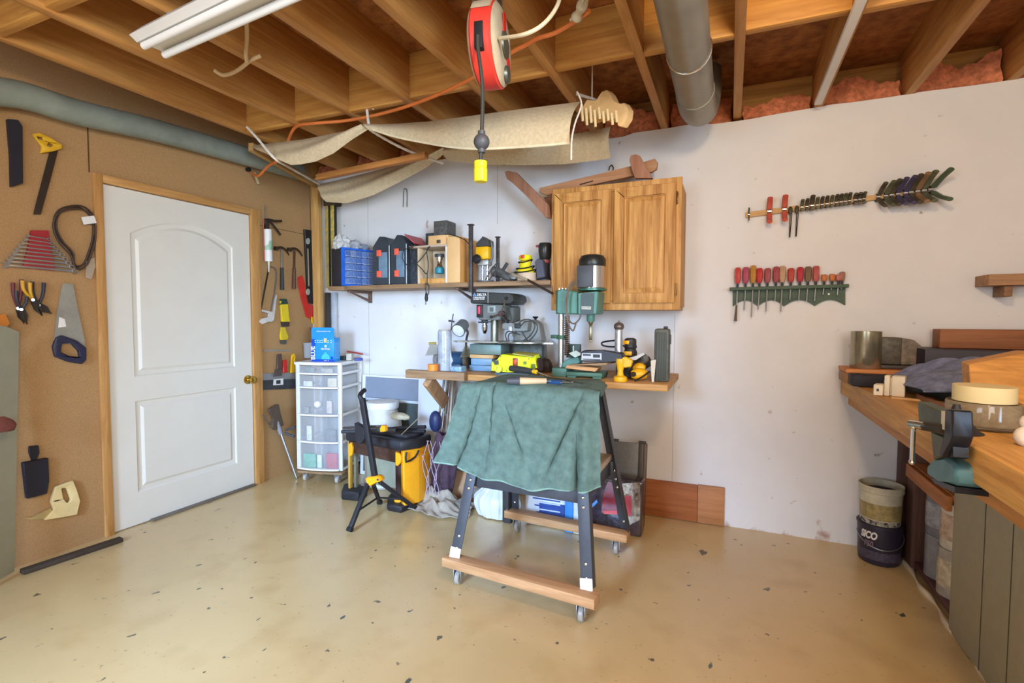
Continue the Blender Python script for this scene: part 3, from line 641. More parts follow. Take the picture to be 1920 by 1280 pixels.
# things showing through the fronts
dz = [zl(703),zl(729),zl(781),zl(832),zl(883)]
for (x0,x1,z0,z1,c,nm) in ((-.29,-.22,dz[1]+.012,dz[1]+.05,'dfe2e0','white box seen in the second drawer'),(-.10,-.03,dz[1]+.012,dz[1]+.075,'d8cdb4','cream socket plate seen in the second drawer'),
    (-.11,-.07,dz[2]+.02,dz[2]+.11,'d2c4ba','cream carton seen in the third drawer'),(-.29,-.25,dz[2]+.015,dz[2]+.06,'9a9c98','grey lump seen in the third drawer'),
    (-.27,-.23,dz[3]+.015,dz[3]+.12,'dadcdc','white fitting seen in the fourth drawer'),(-.13,-.04,dz[3]+.015,dz[3]+.10,'7c7c7e','grey coil seen in the fourth drawer'),
    (-.30,-.20,dz[4]+.015,dz[4]+.115,'6fae92','green carton seen in the bottom drawer'),(-.19,-.155,dz[4]+.015,dz[4]+.11,'d8e6da','pale packet seen in the bottom drawer'),(-.12,-.03,dz[4]+.015,dz[4]+.125,'b84a58','red carton seen in the bottom drawer'),
    (-.27,-.2,dz[0]+.012,dz[0]+.05,'8c9494','grey pack seen in the top drawer'),(-.15,-.06,dz[0]+.012,dz[0]+.045,'b8b4aa','pale pack seen in the top drawer')):
    one('stored_item', t.mb().box(x0,x1,-.004,.012,z0,z1,.004), mt(c,.5,var=.15,scale=40), nm, 'box')
one('glass_bulb', t.mb().sph((-.175,-.006,dz[2]+.085),.027,n=20), mt('e6e6e4',.15), 'round white bulb seen in the third drawer', 'bulb')
t.done()
t = Thing('wooden_dolly', 'wooden base on casters under the white drawer tower', 'dolly', M=M)
t.part('board', t.mb().box(-W_+.01,-.0,.0,D_,.068,zb0-.013,.003), dull(0))
for x,y in ((-W_+.05,.04),(-.05,.03),(-W_+.05,D_-.05),(-.04,D_-.05)):
    c = t.part('caster', t.mb().box(x-.018,x+.018,y-.018,y+.018,.062,.067,.001).box(x-.017,x-.013,y-.01,y+.014,.022,.062,0).box(x+.013,x+.017,y-.01,y+.014,.022,.062,0), grey)
    t.part('wheel', t.mb().cyl((x-.011,y+.006,.026),(x+.011,y+.006,.026),.0255,n=18), mt('b0a89a',.5), parent=c)
t.done()
# blue carton on the tower
bz = ztop+.001; c0 = P(627,678,Z=bz); 
Mb = Mx.Translation(c0) @ Mx.Rotation(radians(14),4,'Z')
t = Thing('recycling_bag_box', 'bright blue recycling bag carton with a raised back flap on the drawer tower', 'box', M=Mb)
bw_, bd_, bh_ = .176, .085, .172
bl = mt('1f8fe0',.4,var=.04,scale=20); dbl = mt('0b46b4',.4,var=.02)
t.part('carton', t.mb().box(-bw_,0,0,bd_,0,bh_,.002), bl)
t.part('raised_flap', t.mb().prism([V((x,-.001,z)) for x,z in ((-bw_,bh_-.01),(-bw_,bh_+.062),(-bw_+.008,bh_+.075),(-.008,bh_+.075),(0,bh_+.062),(0,bh_-.01))],(0,.003,0)), bl)
fr_ = Mb @ frame((-bw_/2,-.0025,0),(1,0,0),(0,0,1))
t.part('spine_band', t.mb().box(-bw_+.0005,-bw_+.028,-.003,-.0005,.0,bh_-.01,0), dbl)
t.part('foot_band', t.mb().box(-bw_+.028,-.0005,-.003,-.0005,.0,.016,0), dbl)
def txt(b, s, x, z, rot=0, m_=white, par=None, sx=1, bold=.0): text(b, s, Mb @ frame((x,-.0045,z),(cos(rot),0,sin(rot)),(-sin(rot),0,cos(rot))), m_, par or t.r, sx=sx, bold=bold)
txt('BLUE', .044, -bw_+.014, .062, pi/2, sx=1.0, bold=.0012)
txt('RECYCLE', .0165, -.066, .092, bold=.0006)
txt('EASIER THAN EVER TO SORT', .0085, -.078, bh_+.047, bold=.0003)
txt('LARGE   20', .008, -.06, .008)
t.part('yellow_tag', t.mb().box(-.078,-.058,-.003,-.001,.138,.170,0), white); t.part('tag_fill', t.mb().box(-.076,-.060,-.0042,-.003,.140,.153,0).box(-.073,-.063,-.0042,-.003,.157,.168,0), yellow)
for k,x in enumerate((-.146,-.126,-.108,-.092,-.046,-.022)):
    t.part('icon', t.mb().cyl((x,-.0035,.152+.002*(k%2)),(x,-.0005,.152+.002*(k%2)),.0052,n=8).box(x-.006,x+.006,-.003,-.0005,.136,.142,0), mt('bfe2f2',.4))
t.part('bag_picture', t.mb().prism([V((x,-.003,z)) for x,z in ((-.098,.018),(-.098,.035),(-.088,.05),(-.072,.06),(-.078,.074),(-.066,.066),(-.054,.074),(-.06,.06),(-.044,.05),(-.035,.035),(-.035,.018))],(0,.002,0)), mt('4cc4e6',.4,var=.2,scale=90))
t.part('crest', t.mb().cyl((-.066,-.003,.112),(-.066,-.0005,.112),.009,n=14), mt('d8eef6',.4))
t.part('count_dot', t.mb().cyl((-.018,-.003,.028),(-.018,-.0005,.028),.010,n=16), dbl)
t.part('side_print', t.mb().box(-.0005,.002,.012,bd_-.01,.02,bh_-.03,0), mt('4aa8ea',.4,var=.25,scale=110))
t.done()
# clear tub with tools
t = Thing('clear_tub', 'clear rounded plastic tub holding a putty tool behind the blue carton', 'tub')
tc_ = P(571,672,Z=bz); tc_ = tc_+V((.0,.06,0))
t.part('tub', MB().lathe([(.043,0),(.048,.004),(.052,.12),(.050,.12),(.046,.006),(.0,.006)], tc_, 22), mt('d5dade',.2,0,.03,alpha=.35))
t.part('tool_blade', MB().bar(tc_+V((.02,0,.01)), tc_+V((.03,0,.19)), .02,.006,.002), grey)
t.part('tool_tip', MB().bar(tc_+V((.03,0,.185)), tc_+V((-.002,0,.24)), .014,.008,.002), mt('7c5a4c',.5))
t.done()
for k,(x,y,c,lab,sz) in enumerate(((646,668,'37403a','small dark box lying on the drawer tower right of the blue carton',(.05,.05,.03)),(655,662,'c9bda8','small cream packet on the drawer tower beside the dark box',(.04,.03,.05)),(672,664,'3f4c92','blue folded packet lying at the right end of the drawer tower',(.06,.04,.02)))):
    q = P(x,y,Y=G.y+.19); q = V((q.x,q.y,bz)); one('small_packet', MB(Mx.Translation(q)@Mx.Rotation(.4*k,4,'Z')).box(-sz[0]/2,sz[0]/2,-sz[1]/2,sz[1]/2,0,sz[2],.004), mt(c,.5), lab, 'packet')
q = P(663,655,Y=G.y+.22); one('screwdriver', MB().tube([V((q.x-.06,q.y,bz+.062)),V((q.x+.02,q.y,bz+.055)),V((q.x+.07,q.y+.02,bz+.045))],.0065,8), mt('a83c34',.5), 'thin red handled tool lying across the packets on the drawer tower', 'screwdriver')
# narrow boards standing in the corner
one('narrow_board', MB().box(P(618,560,Y=3.10).x,P(628,560,Y=3.10).x,3.10,3.125,.0,1.395,.002), mt('b9bcc2',.5), 'narrow pale grey board standing upright in the white wall corner', 'board')
one('narrow_board', MB().box(P(609,560,Y=3.06).x,P(615,560,Y=3.06).x,3.06,3.09,.0,1.395,.002), mt('3a332c',.6), 'thin dark board standing in the corner beside the pale one', 'board')
for (x0,x1,c,lab) in ((610,616,'c4a63c','yellow faced yardstick standing in the corner above the shelf, left one'),(620,627,'e0c24a','yellow faced yardstick standing in the corner above the shelf, right one')):
    zz = P(615,383,Y=3.07).z; t = Thing('yardstick', lab, 'yardstick')
    t.part('face', MB().box(P(x0,450,Y=3.07).x,P(x1,450,Y=3.07).x,3.07,3.08,1.4285,zz,.001), mt(c,.5,0,.3,40,h2='8a8468'))
    t.part('dark_edge', MB().box(P(x1,450,Y=3.065).x,P(x1+2.5,450,Y=3.065).x,3.065,3.08,1.4285,zz+.01,.001), mt('2c2820',.6)); t.done()
one('dark_bracket', MB().box(P(606,380,Y=3.06).x,P(628,380,Y=3.06).x,3.06,3.13,P(615,385,Y=3.06).z,P(615,372,Y=3.06).z,.003), mt('4a3c2c',.7), 'dark wooden block holding the yardsticks in the corner', 'block')
# ================================================================ UPPER SHELF AND ITS LOAD
SZ = 1.427; SY = 2.864
t = Thing('wall_shelf', 'long dull brown plank shelf fixed on the white wall beside the cabinet', 'shelf')
xr = -.985; xl = P(624,534,Y=SY).x
t.part('plank', MB().box(-2.69,xr,SY,DY-.001,SZ-.028,SZ,.003), dull(0))
t.part('end_plank', MB().box(P(617,540,Y=2.83).x,P(640,540,Y=2.83).x+.02,2.83,SY-.002,SZ-.034,SZ-.006,.003), dull(0))
for px_ in (691,886,1050): 
    if px_ > 1000: continue
    x_ = P(px_,550,Y=DY-.03).x
    t.part('bracket', MB().box(x_-.013,x_+.013,DY-.018,DY-.001,SZ-.115,SZ-.029,.002).box(x_-.013,x_+.013,SY+.03,DY-.018,SZ-.045,SZ-.029,.002).prism([V((x_-.006,DY-.018,SZ-.11)),V((x_-.006,DY-.018,SZ-.09)),V((x_-.006,SY+.08,SZ-.046)),V((x_-.006,SY+.05,SZ-.046))],(.012,0,0)), mt('6e5446',.6))
t.done()
# blue organizer
c1 = P(642,529,Z=SZ); c1 = V((max(c1.x,-2.97),c1.y,SZ+.001))
c1 = P(642,527,Y=2.845); c1.z = SZ+.001
Mo = frame(c1, (.30,.954,0), (0,0,1)) # x along the front (receding right), y up, z out to the right
t = Thing('parts_organizer', 'blue and black cabinet of small see-through drawers at the left end of the shelf', 'organizer', M=Mo)
ow, oh, od = .265, P(642,463,Y=2.845).z-SZ, .15
t.part('case', t.mb().box(0,ow,0,oh,-od,-.012,.006), mt('26282e',.5))
t.part('blue_frame', t.mb().prism([V((0,0,0)),V((ow,0,0)),V((ow,oh,0)),V((0,oh,0))],(0,0,-.012),holes=[[V((.02,.012,0)),V((ow-.01,.012,0)),V((ow-.01,oh-.012,0)),V((.02,oh-.012,0))]]), mt('2a6ce0',.35))
rows = [[1,1,1,1,1],[2,1,1,1],[2,1,1,1],[2,1,1,1],[2,1,1,1]]; rh = (oh-.026)/5; un = (ow-.032)/5
for r_,row in enumerate(rows):
    x = .021
    for wd in row:
        d = t.part('drawer', t.mb().box(x+.001,x+wd*un-.001,oh-.013-(r_+1)*rh+.001,oh-.013-r_*rh-.001,-.011,.0015,.002), mt(('6f8ac0','8294bc','5e78b4')[(r_*3+wd+int(x*90))%3],.25,var=.3,scale=60))
        t.part('drawer_lip', t.mb().box(x+.002,x+wd*un-.002,oh-.013-(r_+1)*rh+.002,oh-.013-(r_+1)*rh+.006,.0005,.005,.001), mt('b4c4e4',.3), parent=d)
        x += wd*un
t.done()
for k,(x,y,s_,c) in enumerate(((636,452,(.055,.05,.055),'d4d4d0'),(655,456,(.06,.05,.04),'b9bcc4'),(675,462,(.05,.04,.03),'9aa2b4'))):
    q = c1+V((.30,.954,0)).normalized()*(.04+.085*k)+V((-.07,.02,0)); q.z = c1.z+oh+.55*s_[2]+.001
    one('plastic_bag', MB().blob(q,s_,k+11,3,.6,9), mt(c,.25,0,.1,30,alpha=.8), ('tall crumpled clear bag','middle crumpled clear bag','low bluish crumpled bag')[k]+' lying on top of the blue organizer', 'bag', sm=25)
# two portable organizers with orange latches
def porta(x0, x1, Yf, dep, yt, lab):
    X0, X1, _, _, _, _ = fb(x0,x1,450,527,Yf,dep); z1 = P(x0,yt+18,Y=Yf).z; zp = P((x0+x1)/2,yt,Y=Yf).z; w_ = X1-X0
    t = Thing('portable_organizer', lab, 'tool case')
    prof = [(X0+.002,SZ+.002),(X1-.002,SZ+.002),(X1-.002,z1),(X1-.3*w_,zp),(X0+.4*w_,zp+.004),(X0+.002,z1-.004)]
    t.part('body', MB().prism([V((x,Yf,z)) for x,z in prof],(0,dep,0),bev=.004), mt('343c42',.35))
    t.part('clear_window', MB().box(X0+.38*w_,X1-.02,Yf-.004,Yf+.001,SZ+.05,z1-.045,.002), mt('6d8698',.2,0,.15,20))
    t.part('edge_trim', MB().box(X1-.006,X1,Yf-.004,Yf,SZ+.004,z1,.001), mt('c0cad0',.3))
    for z in (SZ+.075,z1-.05): t.part('latch', MB().box(X0+.3*w_,X0+.56*w_,Yf-.012,Yf-.003,z-.022,z+.022,.003), mt('f0644c',.4))
    return t, X0, X1, z1, zp
t,_,_,_,_ = porta(698,731,2.885,.24,444,'black organizer case with orange latches next to the blue organizer'); t.done()
t,a_,b_,z1,zp = porta(731.5,763,2.885,.24,441,'black organizer case with red top and orange latches, right of its twin')
t.part('red_cover', MB().prism([V((b_-.03,2.90,zp+.002)),V((b_+.03,2.93,z1+.005)),V((b_+.03,3.10,z1+.005)),V((b_-.03,3.11,zp+.002))],(0,0,.008)), mt('b03a40',.4)); t.done()
one('wire_front_case', MB().box(*fb(764,792,463,526,2.93,.15,SZ+.001),.004), mt('4a4e54',.4,.2,.4,40), 'grey ribbed small case standing behind the wooden router box', 'case')
# wooden router table box
t = Thing('router_box', 'pale wooden jig table with a chrome and teal trim router hanging inside', 'router table')
X0,X1,Y0,Y1,Z0,Z1 = fb(774,838,459,526,2.87,.2,SZ+.001)
t.part('top', MB().box(X0-.03,X1,Y0,Y1,Z1-.014,Z1,.002), mt('b8a48e',.5))
t.part('upright', MB().box(X0+.03,X0+.045,Y0+.01,Y1-.01,Z0,Z1-.015,.002), mt('d4bc9a',.5))
t.part('back_panel', MB().box(X0+.046,X1-.002,Y1-.02,Y1-.01,Z0,Z1-.015,.002), mt('d6c4a6',.5))
t.part('upright', MB().box(X1-.016,X1-.001,Y0+.005,Y0+.02,Z0,Z1-.015,.002), mt('e4dccc',.5))
t.part('base_block', MB().box(X0+.03,X1-.02,Y0+.02,Y0+.07,Z0,Z0+.035,.003), mt('cf9850',.5,var=.2,scale=30))
xc = P(824,490,Y=2.92).x
t.part('router_motor', MB().lathe([(.026,0),(.03,.005),(.03,.035),(.022,.045)],(xc,2.92,P(824,513,Y=2.92).z),20), mt('1f7c8c',.4))
t.part('router_collar', MB().lathe([(.02,0),(.024,.012),(.016,.03),(.018,.06),(.024,.062),(.024,.078),(.015,.08),(.015,.1)],(xc,2.92,P(824,504,Y=2.92).z),20), chrome)
t.part('clamp_ring', MB().lathe([(.03,0),(.032,.004),(.032,.016),(.03,.02)],(xc,2.92,P(824,482,Y=2.92).z),18), mt('3a3c40',.4))
t.done()
t = Thing('beech_box', 'plain orange beech box standing on end right of the router table', 'box')
X0,X1,Y0,Y1,Z0,Z1 = fb(838,862,443,526,2.87,.24,SZ+.001)
t.part('front', MB().box(X0+.002,X1,Y0,Y0+.012,Z0,Z1,.002), mt('dfb47a',.5,var=.05))
t.part('side', MB().box(X1-.012,X1,Y0+.0125,Y1,Z0,Z1,.002), mt('d99a4e',.5,var=.06))
t.part('rear', MB().box(X0+.002,X1-.013,Y0+.0125,Y1,Z0,Z1-.01,.002), mt('dfb47a',.5,var=.05)); t.done()
t = Thing('beech_lid_box', 'low beech box with notches lying above the router table', 'box')
Zt = P(806,459,Y=2.87).z
X0,X1,Y0,Y1,_,_ = fb(803,842,441,459,2.9,.16)
t.part('body', MB().box(X0,X1-.002,Y0,Y1,Zt+.001,P(820,441,Y=2.9).z,.002), mt('dcb078',.5))
t.part('clasp', MB().box(P(819,450,Y=2.896).x,P(826,450,Y=2.896).x,2.893,2.899,Zt+.012,Zt+.034,.002), mt('5c564c',.4,.5)); t.done()
Zk = P(820,441,Y=2.9).z
X0,X1,_,_,_,_ = fb(813,838,413,441,2.93,.12)
one('dark_block', MB().box(X0,X1,2.93,3.05,Zk+.001,P(820,414,Y=2.93).z,.003), mt('55524e',.6,var=.3,scale=60), 'dark grey stone-like block on top of the beech boxes', 'block')
X0,X1,_,_,_,_ = fb(793,804,437,460,2.95,.05)
one('dark_battery', MB().box(X0,X1+.02,2.98,3.06,Zt+.001,P(800,437,Y=2.98).z,.005), mt('3c464a',.5), 'small dark battery standing left of the dark block', 'battery')
# cord and plug over the shelf edge
yb = SY-.015
one('dangling_power_cord', MB().tube([P(772,462,Y=yb),P(757,470,Y=yb),P(755,485,Y=yb),P(764,498,Y=yb),P(768,505,Y=yb)],.0028,6).tube([P(778,458,Y=yb),P(770,470,Y=yb),P(775,487,Y=yb),P(790,503,Y=yb),P(800,513,Y=yb),P(803,495,Y=yb),P(800,470,Y=yb),P(806,462,Y=yb),P(794,480,Y=yb),P(783,492,Y=yb)],.0032,6).tube([P(801,512,Y=yb),P(801,532,Y=yb)],.0032,6).tube([P(798,532,Y=yb),P(804,536,Y=yb),P(803,552,Y=yb),P(799,548,Y=yb)],.003,6,True).lathe([(.007,0),(.012,.02),(.008,.05),(.004,.06)],P(799.5,565,Y=yb),10).box(P(798,566,Y=yb).x,P(798,566,Y=yb).x+.002,yb-.003,yb+.003,P(799,571,Y=yb).z,P(799,565,Y=yb).z,0), mt('2a2624',.5), 'black power cord with plug dangling over the shelf edge', 'cord')
one('black_cable', MB().tube([P(846,440,Y=2.86),P(860,444,Y=2.86),P(872,450,Y=2.85),P(880,458,Y=2.84)],.003,6).tube([P(846,440,Y=2.86),P(840,439,Y=2.9),P(832,440,Y=2.95)],.003,6), rubber, 'thin black cable lying across the beech box towards the pry bar', 'cable')
# pry bars / clamps standing
def spike(px_, yt, yb_, Y, wpx, lab, zb=None):
    q0 = P(px_,yb_,Y=Y); q1 = P(px_,yt,Y=Y); r = abs(P(px_+wpx/2,yt,Y=Y).x-q1.x)
    t = Thing('steel_bar_clamp', lab, 'bar'); z0 = q0.z if zb is None else zb
    t.part('bar', MB().box(q1.x-r,q1.x+r,Y-r,Y+r,z0,q1.z,.001), mt('5a5450',.45,.5,.3,40))
    t.part('head', MB().box(q1.x-r*1.7,q1.x+r*1.7,Y-r*1.4,Y+r*1.4,q1.z+.001,q1.z+.009,.003), mt('4e4844',.45,.5)); t.done()
spike(883,423,548,2.85,6,'tall dark steel bar hooked in front of the shelf edge')
spike(933.5,446,490,2.98,5,'shorter dark steel bar standing behind the tools on the shelf', SZ+.001)
# yellow router
t = Thing('plunge_router', 'yellow and black router standing on the shelf right of the tall steel bar', 'router')
Yr = 2.90; xc = P(908,500,Y=Yr).x; zz = lambda y: P(908,y,Y=Yr).z; sx_ = lambda px_: P(px_,480,Y=Yr).x
t.part('motor_housing', MB().box(sx_(896),sx_(921),Yr-.04,Yr+.045,zz(487),zz(463),.012), mt('e8b012',.4))
t.part('top_cap', MB().prism([V((x,Yr-.035,z)) for x,z in ((sx_(897),zz(463)),(sx_(922),zz(463)),(sx_(921),zz(452)),(sx_(914),zz(449)),(sx_(909),zz(444)),(sx_(904),zz(452)),(sx_(897),zz(456)))],(0,.07,0),bev=.003), mt('3c3c3a',.5))
t.part('side_grip', MB().tube([V((sx_(912),Yr,zz(450))),V((sx_(921),Yr,zz(456))),V((sx_(923),Yr,zz(480))),V((sx_(920),Yr,zz(492)))],.009,8), mt('6a6660',.5))
t.part('front_knob', MB().lathe([(.012,0),(.026,.004),(.03,.02),(.024,.03),(.01,.034)],(sx_(903),Yr-.045,zz(487)),20,axis=(-.2,-1,0)), black)
t.part('column', MB().cyl((sx_(905),Yr,SZ+.012),(sx_(905),Yr,zz(487)),.008).cyl((sx_(914),Yr,SZ+.012),(sx_(914),Yr,zz(487)),.008), chrome)
t.part('yoke', MB().box(sx_(899),sx_(919),Yr-.03,Yr+.03,zz(498),zz(488),.006), mt('b0b0aa',.4,.4))
t.part('base_plate', MB().cyl((sx_(910),Yr,SZ+.001),(sx_(910),Yr,SZ+.011),.055,n=26), mt('5a5a58',.4)); t.done()
# tangle: grey laminate trimmer with cable
t = Thing('grey_power_tool', 'grey power tool tangled in its own cable lying on the shelf', 'power tool')
q = P(943,505,Y=2.93); q.z = SZ+.035
t.part('body', MB().tube([q+V((-.07,0,.035)),q+V((-.03,0,.028)),q+V((.03,-.01,.0)),q+V((.08,-.02,-.01))],lambda u:.034-.012*u,12), mt('5e605e',.5,.1,.3,30))
t.part('gear_head', MB().blob(q+V((.09,-.02,-.005)),(.035,.03,.03),5,2,.3), mt('8e9088',.4,.5))
t.part('cable_loop', MB().tube([q+V((-.10,-.045,-.02)),q+V((-.05,-.05,.05)),q+V((-.01,-.05,.08)),q+V((-.03,-.055,.0)),q+V((.02,-.05,-.026)),q+V((-.02,-.06,.03)),q+V((-.07,-.06,-.026)),q+V((-.12,-.05,-.028))],.0035,6), mt('3a3a3a',.5))
t.part('cable_loop', MB().tube([q+V((-.11,-.06,-.03)),q+V((-.08,-.06,.03)),q+V((-.05,-.06,.06)),q+V((-.02,-.06,.085))],.0028,6), mt('b8b8b4',.5))
t.part('auxiliary_handle', MB().cyl(q+V((.0,.0,.04)),q+V((.02,.02,.085)),.011,n=10), dkgrey); t.done()
one('small_metal_fittings', MB().blob(V((P(968,505,Y=2.96).x,2.97,SZ+.022)),(.04,.03,.03),8,2,.4), mt('7a7264',.5,.4), 'small pile of metal fittings behind the yellow sander', 'fitting')
# yellow sander
t = Thing('palm_sander', 'bright yellow palm sander wrapped in its black cord on the shelf', 'sander')
Yr = 2.91; xs = P(985,500,Y=Yr).x; z0 = SZ+.001; zz = lambda y: P(985,y,Y=Yr).z; k_ = .0032
t.part('head_grip', MB().lathe([(.018,zz(489)),(.034,zz(488)),(.042,zz(484)),(.038,zz(479)),(.02,zz(477.5))],(xs,Yr,0),24), mt('f2e01c',.4))
t.part('body', MB().lathe([(.058,zz(512)),(.056,zz(509)),(.044,zz(504)),(.036,zz(499)),(.036,zz(490)),(.024,zz(489.2))],(xs,Yr,0),26), mt('ecd820',.4))
t.part('switch', MB().box(xs-.014,xs+.010,Yr-.046,Yr-.036,zz(485.5),zz(479.5),.002), red)
t.part('foam_pad', MB().cyl((xs+.01,Yr,z0),(xs+.01,Yr,zz(512.3)),.060,n=26), mt('cdb49a',.7))
for zc_,r_ in ((zz(491),.042),(zz(503),.055),(zz(510),.066)):
    t.part('cord_wrap', MB().tube([V((xs+r_*cos(q),Yr+r_*sin(q),zc_+.006*sin(q*2+1)+.008*cos(q))) for q in [2*pi*k/12 for k in range(12)]],.0042,6,True), black)
t.done()
# black router at the cabinet
t = Thing('black_router', 'black and red router standing on the shelf against the cabinet', 'router')
Yr = 2.98; xs = P(1022,480,Y=Yr).x; zz = lambda y: P(1020,y,Y=Yr).z
t.part('motor', MB().lathe([(.03,zz(487)),(.036,zz(484)),(.042,zz(470)),(.042,zz(460)),(.036,zz(456)),(.01,zz(455))],(xs,Yr,0),22), mt('2c2e2c',.3))
t.part('red_ring', MB().lathe([(.03,zz(494)),(.034,zz(493)),(.032,zz(487.5))],(xs,Yr,0),18), mt('a85a5c',.4))
t.part('side_knob', MB().lathe([(.006,0),(.009,.01),(.006,.018)],(xs-.038,Yr-.01,zz(461)),10,axis=(-1,0,0)), mt('a03a58',.4))
t.part('base', MB().lathe([(.045,SZ+.002),(.045,SZ+.012),(.03,SZ+.03),(.03,zz(494.2))],(xs,Yr,0),20), dkgrey)
t.part('handle_block', MB().prism([V((x,Yr-.085,z)) for x,z in ((P(1003,500,Y=Yr-.085).x,P(1005,489,Y=Yr-.085).z),(P(1009,485,Y=Yr-.085).x,P(1009,484,Y=Yr-.085).z),(P(1018,485,Y=Yr-.085).x,P(1018,487,Y=Yr-.085).z),(P(1022,510,Y=Yr-.085).x,SZ+.02),(P(1006,512,Y=Yr-.085).x,SZ+.012))],(0,.04,0),bev=.005), mt('4c4c58',.4)); t.done()
# long bar from shelf to the mortiser
t = Thing('long_wrench_bar', 'long dark bar lying off the shelf edge towards the green mortiser', 'bar')
t.part('grip', MB().tube([P(961,514,Y=2.845),P(990,525,Y=2.79)],.008,10,sub=1), mt('a89a80',.6))
t.part('shaft', MB().tube([P(990,525,Y=2.79),P(1036,550,Y=2.69)],.0075,10,sub=1), mt('4e4038',.4,.5)); t.done()
# small hooks on the wall
one('wire_clip', MB().tube([P(756,388,Y=DY-.008),P(757,358,Y=DY-.008),P(760,354,Y=DY-.008),P(763,358,Y=DY-.008),P(763,388,Y=DY-.008)],.0028,6), mt('5c6458',.4,.5), 'bent wire clip hanging on the white wall above the shelf', 'clip')
one('wall_hook', MB().tube([P(1147,309,Y=DY-.01),P(1143,313,Y=DY-.012),P(1142,319,Y=DY-.012)],.003,6).tube([P(1147,309,Y=DY-.01),P(1150,314,Y=DY-.012),P(1149,320,Y=DY-.012)],.003,6), black, 'tiny black hook on the white wall above the cabinet', 'hook')
# wall seams
for px_,y0_,y1_ in ((692,330,900),(933,300,420),(1262,590,980)):
    x_ = P(px_,(y0_+y1_)/2,Y=DY).x
    struct('trim_%d'%nt, MB().box(x_-.001,x_+.001,DY-.0012,DY+.002,P(px_,y1_,Y=DY).z,P(px_,y0_,Y=DY).z,0), mt('a8a49c',.9)); nt += 1
rs = random.Random(5); 
# ================================================================ CABINET
CY = 2.844; X0, X1 = P(1034,470,Y=CY).x, P(1277,470,Y=CY).x; z0, z1 = 1.247, 1.950
oakv = wood('d6a25c',2,'9c662c'); oakh = wood('d6a25c',0,'9c662c')
t = Thing('wall_cabinet', 'golden oak double door wall cabinet hung on the white wall', 'cabinet')
t.part('carcass', MB().box(X0,X1-.012,CY+.02,DY-.001,z0,z1,.002).box(X1-.0125,X1,CY+.028,DY-.03,z0+.02,z1-.03,.004), oakv)
st = MB().box(X0,X0+.038,CY,CY+.019,z0,z1,.002).box(X1-.038,X1,CY,CY+.019,z0,z1,.002).box(X0+.0385,X1-.0385,CY,CY+.019,z0,z0+.05,.002).box(X0+.0385,X1-.0385,CY,CY+.019,z1-.045,z1,.002)
xm = P(1148,470,Y=CY).x; st.box(xm-.02,xm+.022,CY,CY+.019,z0+.051,z1-.046,.002)
t.part('face_frame', st, oakv)
def cdoor(a, b, hside, nm):
    c_, d_ = z0+.038, z1-.032; y = CY-.019; s_ = .055
    o = t.part('door', MB().prism([V((a,y,c_)),V((b,y,c_)),V((b,y,d_)),V((a,y,d_))],(0,.018,0),holes=[[V((a+s_,y,c_+s_)),V((b-s_,y,c_+s_)),V((b-s_,y,d_-s_)),V((a+s_,y,d_-s_))]],bev=.002), oakv)
    m = MB(); R_ = [[m.bm.verts.new(V((x,y+dd,z))) for x,z in ((a+s_-.001+i,c_+s_-.001+i),(b-s_+.001-i,c_+s_-.001+i),(b-s_+.001-i,d_-s_+.001-i),(a+s_-.001+i,d_-s_+.001-i))] for i,dd in ((0,.012),(.008,.012),(.03,.003))]
    for A,B in zip(R_,R_[1:]):
        for j in range(4): m.bm.faces.new((A[j],A[(j+1)%4],B[(j+1)%4],B[j]))
    m.bm.faces.new(R_[-1]); t.part('raised_panel', m, oakv, parent=o, sm=10)
    t.part('routed_edge', MB().box(a+s_,b-s_,y+.002,y+.012,d_-s_-.004,d_-s_,.001).box(a+s_,b-s_,y+.002,y+.012,c_+s_,c_+s_+.004,.001), oakh, parent=o)
    for z in (c_+.07,d_-.08):
        xh = b+.004 if hside > 0 else a-.004
        t.part('hinge', MB().box(xh-.004,xh+.006,y+.002,y+.0185,z-.028,z+.028,.001).cyl((xh,y+.002,z-.034),(xh,y+.002,z+.034),.0035,n=8), mt('6a4e2a',.3,.8), parent=o)
cdoor(X0+.022,xm-.006,-1,'l'); cdoor(xm+.012,X1-.028,1,'r')
t.done()
# wooden frame lying on the cabinet
t = Thing('wooden_stand_frame', 'brown wooden folding frame lying on top of the oak cabinet', 'wooden frame')
fw = wood('b88862',0,'9a6c48'); fw2 = wood('a8765a',2,'8a5c42')
zc_ = z1
t.part('long_board', MB().prism([P(1010,360,Y=2.93),P(1012,352,Y=2.93),P(1180,312,Y=2.93),P(1228,297,Y=2.93),P(1233,304,Y=2.93),P(1231,316,Y=2.93),P(1222,322,Y=2.93),P(1100,348,Y=2.93),P(1025,366,Y=2.93)],(0,.03,0),bev=.002), fw)
t.part('foot_board', MB().prism([P(x,y,Y=2.895) for x,y in ((946,322),(952,320),(968,323),(1005,360),(1030,385),(1033,409),(1024,408),(990,370),(960,342),(950,335))],(0,.03,0),bev=.002), fw2)
t.part('cross_board', MB().prism([P(x,y,Y=2.87) for x,y in ((1183,291),(1192,289),(1200,292),(1224,334),(1190,334),(1185,318),(1180,300))],(0,.03,0),bev=.002), fw2)
t.part('slot', MB().bar(P(1087,346,Y=2.928),P(1112,339,Y=2.928),.004,.006,.001), mt('3a2a1c',.8))
t.part('rear_strut', MB().prism([P(x,y,Y=3.0) for x,y in ((1020,370),(1040,366),(1046,380),(1034,404))],(0,.02,0)), fw2)
t.done()
